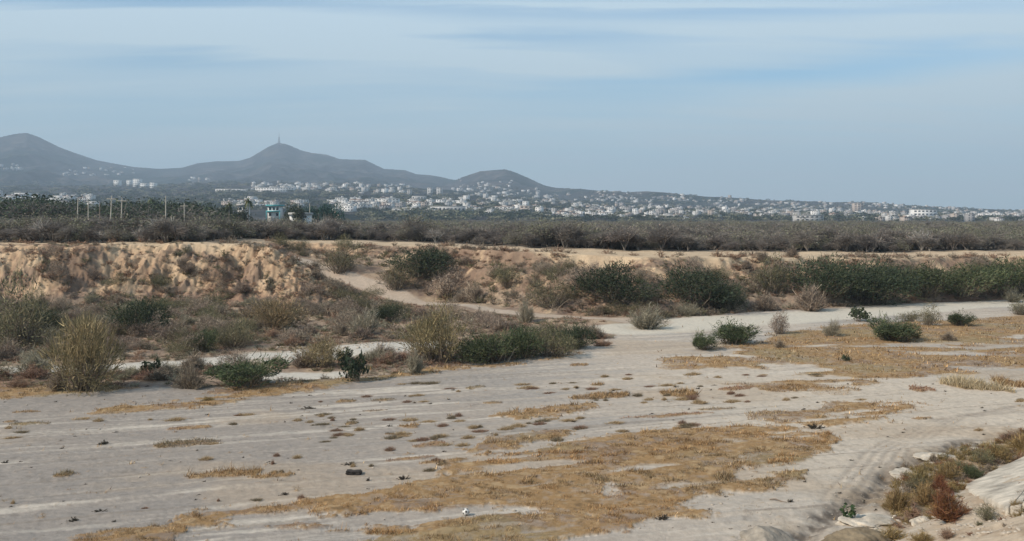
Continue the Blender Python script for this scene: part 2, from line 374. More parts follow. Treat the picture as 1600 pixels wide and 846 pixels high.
STRIPS = [  # u, v, length px, depth px, colour key, tall, label
    (40, 645, 40, 6, 'g', .10, 'short tan grass strip on the sand at the left edge, the higher of two'),
    (45, 663, 60, 6, 'd', .10, 'dull brown grass strip on the sand near the left edge, the lower of two'),
    (15, 660, 24, 5, 'k', .10, 'dark matted tuft at the left edge of the sand beside a brown grass strip'),
    (295, 669, 68, 6, 'r', .10, 'narrow reddish strip of low growth on the sand, above a longer tan strip'),
    (290, 695, 105, 9, 'd', .16, 'long olive brown grass bank on bare sand below the reddish strip'),
    (352, 740, 112, 12, 'g', .20, 'long tan grass hummock on sand rising to the right, left of a smaller one'),
    (100, 743, 30, 8, 'd', .14, 'small lone brown tuft on the bare sand at lower left'),
    (428, 744, 74, 9, 'g', .14, 'tan grass hummock trailing off into a thin reddish line beside the longest hummock'),
    (540, 627, 34, 5, 'd', .12, 'small flat tuft on upper sand, first of a loose row below the green shrub'),
    (600, 626, 38, 5, 'd', .12, 'small split tuft on upper sand, second of the loose row'),
    (585, 643, 40, 4, 'k', .10, 'thin dark tuft line on sand under the loose row of tufts'),
    (549, 662, 22, 6, 'd', .14, 'compact dark olive tuft alone in the middle of the sand'),
    (638, 666, 32, 8, 'g', .16, 'rounded straw tuft on sand to the right of the compact olive tuft'),
    (609, 678, 15, 4, 'k', .08, 'tiny dark mat on sand just below the rounded straw tuft'),
    (742, 607, 32, 5, 'd', .10, 'thin grey brown tuft on sand below the long green shrubs'),
    (768, 631, 34, 4, 'd', .10, 'thin dark tuft on sand above a wide straw strip'),
    (938, 619, 95, 8, 'g', .14, 'long pale straw strip on sand between the round shrub and the wide mat'),
    (862, 657, 28, 5, 'd', .12, 'small olive tuft tucked below the end of a wide straw strip'),
    (1060, 616, 60, 10, 'g', .24, 'thick oval straw hummock on the sand below the round green bush'),
    (1150, 607, 72, 6, 'r', .10, 'reddish straw strip right of the thick oval hummock'),
    (1050, 650, 160, 5, 'r', .08, 'very long thin reddish strip drawn across the sand above the big mat'),
    (1120, 640, 70, 4, 'd', .08, 'thin olive strip ending the long reddish line on the right'),
    (672, 696, 62, 7, 'r', .12, 'reddish brown tuft with a trailing tail above the dark debris'),
    (640, 716, 80, 6, 'r', .10, 'dark red low growth along a shallow step in the sand'),
    (690, 724, 80, 7, 'g', .14, 'straw strip touching the top left of the big grass mat'),
    (1232, 607, 92, 9, 'g', .12, 'broad straw strip at the lower rim of the grassy field'),
    (1440, 609, 44, 8, 'r', .14, 'pinkish red patch of low growth on sand near the pale mound'),
    (1520, 605, 62, 16, 'p', .55, 'rounded mound of tall pale straw grass near the right edge'),
    (1592, 603, 50, 14, 'g', .40, 'tall straw clump at the right edge beside the pale mound'),
    (935, 603, 24, 5, 'g', .14, 'small straw tuft on the sand above the long pale strip'),
    (905, 572, 34, 5, 'g', .12, 'small straw tuft near the foot of the dark long shrub row'),
    (1440, 655, 40, 5, 'g', .10, 'faint straw patch trailing right from the middle mat'),
]
STR_W = []
for (u, v, lw, dp, ck, tall, lab) in STRIPS:
    x, y = g0(u, v); STR_W.append((x, y, lw * y / F / 2, max(.22, (dp - 2) * y * y / 15370 / 2 * 1.1)))
def strip_mask(x, y, k, grow=1.0):
    cx, cy, a, b = STR_W[k]
    dx = x - cx; dy = y - cy
    p = dx * AX[0] + dy * AX[1]; q = -dx * AX[1] + dy * AX[0]
    q = q + b * .9 * fbm(p * .9 + k, q * 0, 80 + k, 3)
    return (p / a / grow) ** 2 + (q / b / grow) ** 2 + .6 * fbm(x * 2.0, y * 2.6, 90, 3, .6)

# ------------------------------------------------------------------ ground sheet
ub = np.concatenate([np.linspace(-4200, -300, 60)[:-1], np.linspace(-300, -40, 70)[:-1], np.linspace(-40, 1640, 1000), np.linspace(1640, 1950, 70)[1:], np.linspace(1950, 5800, 60)[1:]])
yb = np.concatenate([np.linspace(-6, 24, 40)[:-1], np.arange(24, 60, .10), np.arange(60, 92, .16), np.arange(92, 142, .13), np.arange(142, 162, .4), np.arange(162, 220, 1.5), np.geomspace(220, 12000, 60)])
YY, UU = np.meshgrid(yb, ub, indexing='ij')
sp = np.maximum(YY, 26.0)
XX = (UU - U0) / F * sp
XX = np.clip(XX, -12000, 12000)
Z, sc, spur, spa, sdist, dg, uu, yf, yt = terr(XX, YY)
Z = np.where(YY > 218, 5.0 + 0 * Z, Z)
x, y = XX, YY
def mix(c, d, t): return c * (1 - t[..., None]) + np.asarray(d)[None, None] * t[..., None]
a = x * AX[0] + y * AX[1]; b = -x * AX[1] + y * AX[0]
n_s = fbm(a * .10, b * 1.1, 101, 5, .6); n_m = fbm(x * .5, y * .5, 102, 5, .6); n_f = fbm(x * 2.3, y * 2.3, 103, 4, .65); n_l = fbm(x * .06, y * .06, 104, 3)
col = np.zeros(x.shape + (3,)) + np.array([.415, .352, .285])
col = mix(col, (.315, .285, .25), np.clip(ss(-n_s + n_l, -.2, .4) * .9, 0, 1))
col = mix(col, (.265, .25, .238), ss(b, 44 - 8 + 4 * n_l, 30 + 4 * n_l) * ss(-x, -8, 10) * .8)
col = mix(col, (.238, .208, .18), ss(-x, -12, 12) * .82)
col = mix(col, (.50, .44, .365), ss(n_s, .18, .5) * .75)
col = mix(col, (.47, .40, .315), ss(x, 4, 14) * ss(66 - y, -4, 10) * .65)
fine = ss(n_f + .5 * n_m, .45, .8); col = mix(col, (.19, .16, .13), fine * .45)
spk = ss(fbm(a * 1.3, b * 4.0, 109, 3, .7) + .3 * n_m, .46, .62); col = mix(col, (.12, .10, .085), spk * .28)
lin = ss(fbm(a * .05, b * 2.6 + .8 * n_l, 118, 4, .7), .30, .55); col = mix(col, (.21, .175, .14), lin * .6)
lin2 = ss(fbm(a * .045 + 9, b * 1.7, 119, 4, .7), .28, .55); col = mix(col, (.50, .44, .365), lin2 * .38)
for q_ in range(5):
    tp = [g0(1240 + 26 * q_, 860), g0(1290 + 22 * q_, 770), g0(1360 + 16 * q_, 700), g0(1460 + 14 * q_, 655 - 2 * q_), g0(1640, 640 - 4 * q_)]
    td, _ = sd_line(x + .12 * n_m, y + .12 * n_m, tp); k_ = np.exp(-(td / .13) ** 2) * ss(n_m + .5, 0, .6); col = mix(col, (.27, .225, .18), k_ * .5); Z = Z - k_ * .03
br_ = ss(fbm(x * .09, y * .16, 116, 4, .6), .12, .45); col = mix(col, (.36, .28, .20), br_ * .5)
# dry scrub floor between the sand and the bank
edge_v = it(uu, (-260, 618), (0, 614), (100, 614), (250, 604), (330, 612), (420, 600), (520, 596), (600, 588), (700, 575), (800, 566), (900, 550), (1000, 512), (1100, 495), (1200, 487), (1600, 468), (1900, 462))
ye = 15370 / (edge_v - V0) + 1.2 * n_m
scr = ss(y - ye, 0, 1.4)
scol = np.zeros(x.shape + (3,)) + np.array([.26, .19, .135])
scol = mix(scol, (.36, .27, .185), ss(n_m, .0, .45)); scol = mix(scol, (.14, .095, .075), ss(-n_m + n_f * .5, .05, .5) * .7)
scol = mix(scol, (.24, .13, .085), ss(fbm(x * .15, y * .15, 105, 3), .15, .5) * .45)
col = col * (1 - scr[..., None]) + scol * scr[..., None]
# golden mats
gm = gmask(x, y)
for k in range(len(STRIPS)):
    d_ = strip_mask(x, y, k); gm = np.maximum(gm, ss(-d_, -1.15, -.7) * .8)
gcol = np.zeros(x.shape + (3,)) + np.array([.265, .165, .078])
gcol = mix(gcol, (.34, .235, .13), ss(n_f, .05, .45)); gcol = mix(gcol, (.17, .10, .055), ss(-n_m - .4 * n_f, .05, .4) * .8)
gcol = mix(gcol, (.13, .085, .045), ss(fbm(x * 2.2, y * 3.0, 120, 3, .7), .25, .55) * .7); gcol = mix(gcol, (.22, .19, .105), ss(fbm(x * .2, y * .2, 106, 3), .2, .5) * .4)
Z = Z + gm * (.05 + .05 * np.clip(n_m, 0, 1)) * (y < 100)
gmc = np.clip(gm * (.62 + .6 * ss(n_f + .6 * n_m, -.45, .2)), 0, 1)
col = col * (1 - gmc[..., None]) + gcol * gmc[..., None]
# pale sand: the washes and the track
def band(px_, wpx):  # polyline in pixels with half width in px
    pts = [g0(p[0], p[1]) for p in px_]; d, _ = sd_line(x + .8 * n_m, y + 1.2 * n_m, pts); return d
pale = np.zeros(x.shape)
LOWS = [([(-300, 590), (0, 578), (110, 577), (200, 573), (250, 572)], 1.5), ([(215, 572), (330, 566), (400, 556), (470, 553)], 1.5), ([(460, 560), (540, 552), (640, 548)], 2.0), ([(560, 545), (640, 541), (720, 541)], 1.6), ([(440, 588), (520, 586)], 1.2)]
for px_, hw in LOWS:
    pale = np.maximum(pale, 1 - ss(band(px_, 0), hw * .7, hw * 1.5))
col = mix(col, (.50, .465, .40), pale * .85)
low2 = np.zeros(x.shape)
for px_, hw in (([(270, 492), (330, 497), (400, 500)], 3), ([(240, 505), (300, 510)], 2)):
    low2 = np.maximum(low2, 1 - ss(band(px_, 0), hw * .6, hw * 1.3))
col = mix(col, (.32, .25, .18), low2 * .8)
RT = [(950, 517), (1020, 512), (1100, 503), (1200, 500), (1300, 492), (1400, 485), (1500, 478), (1600, 474), (1800, 468)]
rp = [g0(*p) for p in RT]; rd, _ = sd_line(x + .3 * n_m, y + .8 * n_m, rp)
rw = it(uu, (900, 2.2), (1000, 4.0), (1100, 5.0), (1300, 4.4), (1600, 3.6))
col = mix(col, (.51, .46, .375), (1 - ss(rd, rw * .7, rw * 1.15)) * .92)
pd, _ = sd_line(x + .25 * n_m, y + .4 * n_m, PATH)
pw = it(uu, (450, 1.5), (620, 1.5), (800, 1.4), (1000, 2.6))
col = mix(col, (.42, .34, .265), (1 - ss(pd, pw * .7, pw * 1.2)) * .9 * ((y < 132) | (uu > 440)))
# bank faces
bank = np.where(spur, ss(spa, .12, .35), ss(sc, .12, .40))
leftw = 1 - ss(uu, 520, 640)
ccol_ = np.zeros(x.shape + (3,)) + np.array([.43, .30, .19])
ccol_ = mix(ccol_, (.52, .38, .245), ss(n_m + .4 * n_f, .0, .5)); ccol_ = mix(ccol_, (.28, .18, .115), ss(-n_m - .5 * n_f, .05, .4) * .7)
ccol_ = mix(ccol_, (.13, .085, .06), ss(n_f + .7 * fbm(x * 1.1, y * 1.6, 108, 4, .6), .42, .75) * .8)
veg = ss(fbm(x * .16, y * .3, 107, 5, .65) + .30 * (1 - leftw) - .0, -.05, .2)
ccol_ = mix(ccol_, (.17, .115, .085), veg * .75)
onbank = bank * (1 - ss(y - yt, 0, 1.0))
col = col * (1 - onbank[..., None]) + ccol_ * onbank[..., None]
col = col * (1 - spur[..., None] * 1.0 * bank[..., None]) + ccol_ * (spur * bank)[..., None]
top = ss(y - yt, -1.2, .3) * (~spur)
tcol = np.zeros(x.shape + (3,)) + np.array([.47, .355, .235]); tcol = mix(tcol, (.36, .26, .17), ss(n_m, 0, .4) * .5)
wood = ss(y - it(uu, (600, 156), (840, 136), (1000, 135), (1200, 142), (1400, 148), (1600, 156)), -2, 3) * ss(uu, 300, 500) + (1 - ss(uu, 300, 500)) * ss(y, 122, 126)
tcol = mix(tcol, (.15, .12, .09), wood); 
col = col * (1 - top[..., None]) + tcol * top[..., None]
# abutment slope, lower right
emb = ss(sdist + .5 * n_m, -.2, .8) * (y < 75)
ecol = np.zeros(x.shape + (3,)) + np.array([.40, .32, .235]); ecol = mix(ecol, (.27, .195, .13), ss(n_m + n_f * .6, .05, .5) * .7); ecol = mix(ecol, (.52, .46, .38), ss(-n_m + .5 * n_f, .25, .6) * .6)
col = col * (1 - emb[..., None]) + ecol * emb[..., None]
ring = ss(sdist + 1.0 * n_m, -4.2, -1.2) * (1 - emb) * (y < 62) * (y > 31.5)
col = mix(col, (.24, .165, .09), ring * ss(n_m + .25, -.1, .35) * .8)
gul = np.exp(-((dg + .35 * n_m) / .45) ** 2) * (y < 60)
col = mix(col, (.115, .092, .072), np.clip(gul * (.6 + 1.2 * n_f), 0, .9))  # shade inside the gully, painted into the ground colour along its line
nr, nc = x.shape
idx = np.arange(nr * nc).reshape(nr, nc)
quads = np.stack([idx[:-1, :-1], idx[:-1, 1:], idx[1:, 1:], idx[1:, :-1]], -1).reshape(-1, 4)
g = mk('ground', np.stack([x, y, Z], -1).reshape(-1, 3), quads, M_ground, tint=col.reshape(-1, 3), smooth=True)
setp(g, kind='structure')

# ------------------------------------------------------------------ hills
hu = np.concatenate([np.linspace(-2400, -150, 120)[:-1], np.linspace(-150, 1750, 560), np.linspace(1750, 4200, 120)[1:]])
hy = np.concatenate([np.linspace(990, 3400, 110)[:-1], np.linspace(3400, 6300, 190), np.linspace(6300, 7900, 25)[1:]])
hY, hU = np.meshgrid(hy, hu, indexing='ij'); hX = (hU - U0) / F * hY
hZ = hillz(hX, hY); hZ[0] -= 12; hZ[-1] -= 60
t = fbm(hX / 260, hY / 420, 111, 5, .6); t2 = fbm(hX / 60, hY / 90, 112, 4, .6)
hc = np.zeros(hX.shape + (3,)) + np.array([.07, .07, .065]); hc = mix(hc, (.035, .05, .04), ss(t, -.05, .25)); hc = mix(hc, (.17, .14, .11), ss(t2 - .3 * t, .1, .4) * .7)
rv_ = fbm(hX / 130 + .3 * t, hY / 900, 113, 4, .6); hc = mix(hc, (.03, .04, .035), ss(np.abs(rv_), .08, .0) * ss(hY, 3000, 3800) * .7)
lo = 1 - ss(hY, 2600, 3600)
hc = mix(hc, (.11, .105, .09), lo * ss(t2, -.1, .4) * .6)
nr, nc = hX.shape; idx = np.arange(nr * nc).reshape(nr, nc)
quads = np.stack([idx[:-1, :-1], idx[:-1, 1:], idx[1:, 1:], idx[1:, :-1]], -1).reshape(-1, 4)
setp(mk('hills', np.stack([hX, hY, hZ], -1).reshape(-1, 3), quads, M_hill, tint=hc.reshape(-1, 3), smooth=True), kind='structure')

# ------------------------------------------------------------------ air
hb = np.array([(sx, sy, sz) for sx in (-12600, 12600) for sy in (-120, 12600) for sz in (-4, 760)], float)
hz_f = np.array([(0, 1, 3, 2), (4, 6, 7, 5), (0, 4, 5, 1), (2, 3, 7, 6), (0, 2, 6, 4), (1, 5, 7, 3)])
M_haze = bpy.data.materials.new('haze_air'); M_haze.use_nodes = True
hn = M_haze.node_tree; hn.nodes.remove(hn.nodes['Principled BSDF'])
pv = hn.nodes.new('ShaderNodeVolumePrincipled'); pv.inputs['Color'].default_value = (.68, .84, 1.0, 1); pv.inputs['Density'].default_value = 1.5e-4; pv.inputs['Anisotropy'].default_value = 0.0
hn.links.new(pv.outputs[0], hn.nodes['Material Output'].inputs['Volume'])
setp(mk('haze', hb, hz_f, M_haze), kind='stuff')

# ------------------------------------------------------------------ plant geometry
def unit(v): return v / np.maximum(np.linalg.norm(v, axis=-1, keepdims=True), 1e-9)
def leaf_quads(c, t, ln, wd, r):
    """quads centred on c, long axis t"""
    n = len(c); s = unit(np.cross(t, r.normal(size=(n, 3))))
    ln = np.broadcast_to(ln, (n,))[:, None]; wd = np.broadcast_to(wd, (n,))[:, None]
    V = np.stack([c - t * ln * .5, c + s * wd * .5, c + t * ln * .5, c - s * wd * .5], 1).reshape(-1, 3)
    return V, np.arange(n * 4).reshape(n, 4)
def strands(p0, p1, wd, r, bend=.15, seg=2):
    """thin tapered ribbons from p0 to p1"""
    n = len(p0); d = p1 - p0; s = unit(np.cross(d, r.normal(size=(n, 3)))); L_ = np.linalg.norm(d, axis=1, keepdims=True)
    off = r.normal(size=(n, 3)) * bend * L_
    m = (p0 + p1) / 2 + off; wd = np.broadcast_to(wd, (n,))[:, None]
    V = np.stack([p0 - s * wd / 2, p0 + s * wd / 2, m - s * wd * .35, m + s * wd * .35, p1], 1).reshape(-1, 3)
    b_ = np.arange(n)[:, None] * 5
    return V, np.concatenate([b_ + 0, b_ + 1, b_ + 3, b_ + 2], 1), np.concatenate([b_ + 2, b_ + 3, b_ + 4], 1)
def tubes(p0, p1, r0, r1, k=4):
    n = len(p0); d = unit(p1 - p0); s = unit(np.cross(d, np.array([.31, .77, .55])[None])); t_ = np.cross(d, s)
    r0 = np.broadcast_to(r0, (n,)); r1 = np.broadcast_to(r1, (n,)); V = []
    for q, (pp, rr) in enumerate(((p0, r0), (p1, r1))):
        for i in range(k):
            an = 2 * math.pi * i / k; V.append(pp + (s * math.cos(an) + t_ * math.sin(an)) * rr[:, None])
    V = np.stack(V, 1).reshape(-1, 3); b_ = np.arange(n)[:, None] * 2 * k; fs = []
    for i in range(k): fs.append(np.concatenate([b_ + i, b_ + (i + 1) % k, b_ + k + (i + 1) % k, b_ + k + i], 1))
    return V, np.concatenate(fs)
def shade(n, cols, r, k=4, var=.22):
    c = np.asarray(cols)[r.integers(0, len(cols), n)] * (1 + var * r.normal(size=(n, 1)))
    return np.repeat(np.clip(c, .005, .9), k, 0)
PAL = dict(green=[(.062, .082, .034), (.085, .105, .045), (.045, .06, .028), (.12, .125, .06)], dark=[(.035, .052, .026), (.05, .062, .03), (.06, .068, .035)],
           olive=[(.175, .155, .08), (.13, .125, .065), (.23, .195, .11), (.10, .09, .055)], grey=[(.29, .225, .165), (.20, .15, .11), (.40, .32, .235), (.14, .105, .08)],
           red=[(.27, .155, .105), (.33, .20, .135), (.19, .11, .08), (.40, .28, .19)], rust=[(.19, .07, .035), (.14, .05, .03), (.25, .12, .05)],
           gold=[(.30, .20, .085), (.24, .16, .07), (.36, .26, .12), (.20, .15, .06)], pale=[(.33, .29, .20), (.27, .24, .17), (.38, .34, .25), (.20, .18, .12)],
           yel=[(.25, .18, .095), (.19, .145, .075), (.34, .26, .14), (.12, .10, .05)], stem=[(.22, .18, .13), (.15, .12, .09)], bark=[(.19, .165, .14), (.13, .11, .095)], palebark=[(.38, .35, .30), (.28, .25, .22)],
           teal=[(.03, .075, .058), (.04, .095, .07), (.025, .055, .045)])
def lobes(r, n, flat=.9):
    if n < 0:
        o_ = [(0, 0, .40, .44, .50)]
        for i in range(-n):
            a_ = r.uniform(0, 6.28); q = r.uniform(.15, .36); o_.append((math.cos(a_) * q, math.sin(a_) * q, .30 + r.uniform(0, .34) * (1 - q), .20, .20))
        return o_
    out_ = []
    for i in range(n):
        an = r.uniform(0, 6.28); rad = (r.uniform(0, 1) ** .6) * .62 if i else 0
        lr = r.uniform(.26, .46) * (1 - .35 * rad)
        out_.append((math.cos(an) * rad * .85, math.sin(an) * rad * .85, .50 + r.uniform(-.18, .28) * (1 - rad) - .18 * rad, lr, lr * flat))
    return out_
def crown_pts(r, n, lb, fill=.35):
    li = r.integers(0, len(lb), n); A = np.array(lb)[li]
    d = unit(r.normal(size=(n, 3))); rad = np.where(r.uniform(size=n) < fill, r.uniform(.2, 1, n), r.uniform(.82, 1.06, n))
    c = A[:, :3] + d * rad[:, None] * np.stack([A[:, 3], A[:, 3], A[:, 4]], 1)
    bump_ = fbm(c[:, 0] * 5 + 3, c[:, 2] * 5 + c[:, 1] * 3, 5, 2)
    keep = (c[:, 2] > .015) & (bump_ > -.42)
    return c[keep], d[keep]
def bush_mesh(r, kind, n=2200, leaf=(.05, .028), nl=9, twig=160, sprays=0, stems='stem'):
    """unit bush: radius about 1/2 in x and y... scaled on placing. returns foliage (V,F,T) and stem (V,F,T)"""
    lb = lobes(r, nl); c, d = crown_pts(r, n, lb)
    ln = r.uniform(.7, 1.3, len(c)) * leaf[0]; t_ = unit(d * .6 + r.normal(size=(len(c), 3)) + np.array([0, 0, .3]))
    V, Fq = leaf_quads(c, t_, ln, ln * leaf[1] / leaf[0], r)
    T = shade(len(c), PAL[kind], r)
    faces = [Fq]
    if sprays:
        c2, d2 = crown_pts(r, sprays, lb, .05); up_ = unit(d2 + np.array([0, 0, .9]) + .4 * r.normal(size=d2.shape))
        V2, q2, t2_ = strands(c2, c2 + up_ * r.uniform(.07, .20, (len(c2), 1)), .011, r)
        off = len(V); V = np.concatenate([V, V2]); T = np.concatenate([T, shade(len(c2), PAL[kind], r, 5)]); faces += [q2 + off, t2_ + off]
    p1 = np.array([l[:3] for l in lb])[r.integers(0, len(lb), twig)] + r.normal(size=(twig, 3)) * .14; p1[:, 2] = np.maximum(p1[:, 2], .08)
    p0 = np.stack([r.normal(size=twig) * .07, r.normal(size=twig) * .07, np.zeros(twig)], 1); p0[:, :2] += p1[:, :2] * .25
    SV, sq, st_ = strands(p0, p1, .016, r, .07)
    return (V, faces, T), (SV, [sq, st_], shade(twig, PAL[stems], r, 5))
def twig_mesh(r, kind, n=500, spread=.5, hgt=1.0, wd=.012, leaves=400, upright=.5, leafsz=.03):
    """dry brush: forking twigs that fan out of the base, sparse withered leaves"""
    m = n // 8
    an = r.uniform(0, 6.28, m); ph = r.uniform(0, 6.28, 3); am_ = 1 + .28 * np.sin(an * 2 + ph[0]) + .2 * np.sin(an * 3 + ph[1]) + .15 * np.sin(an * 5 + ph[2]); rr = (r.uniform(0, 1, m) ** .55) * spread * am_ * .85
    tip = np.stack([np.cos(an) * rr, np.sin(an) * rr, hgt * r.uniform(.35, 1, m) * (.78 + .28 * np.sin(an + ph[1]) * np.sin(rr * 9 + ph[2])) * np.sqrt(np.clip(1 - (rr / spread) ** 2 * (1 - upright * .55), .05, 1))], 1)
    base = np.stack([np.cos(an) * rr * .22, np.sin(an) * rr * .22, np.zeros(m)], 1) + r.normal(size=(m, 3)) * [.03, .03, 0]
    V, q, t_ = strands(base, tip, wd * 1.5, r, .06); VV = [V]; FF = [q, t_]; TT = [shade(m, PAL[kind], r, 5)]; off = len(V)
    k = r.integers(0, m, n); f = r.uniform(.25, .95, n)[:, None]
    s0 = base[k] + (tip[k] - base[k]) * f; dirn = unit(unit(tip[k] - base[k]) + .75 * r.normal(size=(n, 3)) * [1, 1, .6] + [0, 0, .15])
    s1 = s0 + dirn * r.uniform(.08, .26, (n, 1)) * hgt; s1[:, 2] = np.maximum(s1[:, 2], .02)
    V, q, t_ = strands(s0, s1, wd, r, .08); VV.append(V); FF += [q + off, t_ + off]; TT.append(shade(n, PAL[kind], r, 5)); off += len(V)
    if leaves:
        k = r.integers(0, n, leaves); c = s0[k] + (s1[k] - s0[k]) * r.uniform(.3, 1.1, (leaves, 1)); V, q = leaf_quads(c, unit(r.normal(size=(leaves, 3))), leafsz * r.uniform(.7, 1.4, leaves), leafsz * .5, r)
        VV.append(V); FF.append(q + off); TT.append(shade(leaves, PAL[kind], r))
    return np.concatenate(VV), FF, np.concatenate(TT)
protos = {}
def proto_bush(key, kind, seed, **k):
    r = np.random.default_rng(seed); fol, stm = bush_mesh(r, kind, **k)
    V_ = fol[0]; V_ *= (1 + .30 * fbm(V_[:, 0] * 2.2 + seed, V_[:, 1] * 2.2 + V_[:, 2] * 1.5, 3, 3))[:, None]; V_[:, 2] = np.maximum(V_[:, 2], .0)
    e = empty('shrub'); a_ = mk('foliage', fol[0], fol[1], M_leaf, e, fol[2]); b_ = mk('stem', stm[0], stm[1], M_twig, e, stm[2])
    KIDS[e.name] = [a_, b_]; protos.setdefault(key, []).append(e)
def proto_twig(key, kind, seed, core='stem', **k):
    r = np.random.default_rng(seed); V, Fc, T = twig_mesh(r, kind, **k)
    e = empty('shrub'); a_ = mk('foliage', V, Fc, M_leaf, e, T)
    m = 24; an = r.uniform(0, 6.28, m); p1 = np.stack([np.cos(an) * .25, np.sin(an) * .25, r.uniform(.4, .75, m)], 1)
    SV, sq, st_ = strands(np.zeros((m, 3)) + r.normal(size=(m, 3)) * [.05, .05, 0], p1, .02, r, .06)
    b_ = mk('stem', SV, [sq, st_], M_twig, e, shade(m, PAL[core], r, 5)); KIDS[e.name] = [a_, b_]; protos.setdefault(key, []).append(e)
for i in range(3): proto_bush('green', 'green', 200 + i, n=5200, nl=15, leaf=(.042, .024), sprays=1300)
for i in range(3): proto_bush('dark', 'dark', 210 + i, n=5000, nl=15, leaf=(.042, .024), sprays=1100)
for i in range(3): proto_bush('olive', 'olive', 220 + i, n=2300, nl=10, leaf=(.045, .02), sprays=900)
for i in range(3): proto_bush('mixed', 'grey', 230 + i, n=2000, nl=10, leaf=(.045, .018), sprays=1100)
for i in range(2): proto_bush('dome', 'green', 300 + i, n=6500, nl=-9, leaf=(.04, .022), sprays=900)
proto_bush('wisp', 'yel', 245, n=4800, nl=18, leaf=(.034, .016), sprays=2400)
proto_bush('wisp', 'yel', 246, n=1500, nl=13, leaf=(.03, .012), sprays=3800)
proto_bush('leafy', 'dark', 240, n=420, nl=12, leaf=(.15, .11), twig=60)
for i in range(3): proto_twig('dry', 'grey', 250 + i, n=1500, leaves=900, upright=.3)
for i in range(2): proto_twig('reddish', 'red', 260 + i, n=1400, leaves=900, upright=.1)
for i in range(0): proto_twig('tall', 'yel', 270 + i, n=2200, leaves=2600, upright=.55, leafsz=.035)
for i in range(2): proto_twig('pale', 'pale', 280 + i, n=1500, leaves=500, upright=.75)
proto_twig('gold', 'gold', 290, n=1400, leaves=1000, upright=.4); proto_twig('gold', 'gold', 291, n=1400, leaves=1000, upright=.3)
proto_twig('rust', 'rust', 295, n=2200, leaves=2600, upright=.4)
used = set()
def put(key, u, v, wpx, hpx, label, group=None, cat='shrub', sink=.04, idx=None, depth=1.0):
    X, Y, Zz = hit(u, v); src = protos[key][(idx if idx is not None else random.randrange(len(protos[key])))]
    W = wpx * Y / F; Hh = hpx * Y / F
    if key == 'dome': W *= 1.38; Hh *= 1.08
    rz = random.uniform(0, 6.28)
    if wpx > hpx * 2.4:                      # long bushes keep their long side across
        rz = random.choice([0, math.pi]) + random.uniform(-.15, .15); scv = (W * .80, W * .42 * depth, Hh * 1.12)
    else: scv = (W * .78, W * .78 * depth, Hh * 1.12)
    o = dup(src, (X, Y, Zz - sink * Hh), rz, scv) if src.name in used else None
    if o is None:
        used.add(src.name); o = src; o.location = (X, Y, Zz - sink * Hh); o.rotation_euler = (0, 0, rz); o.scale = scv
    for k_ in ('group',):
        if k_ in o: del o[k_]
    return setp(o, label, cat, group)

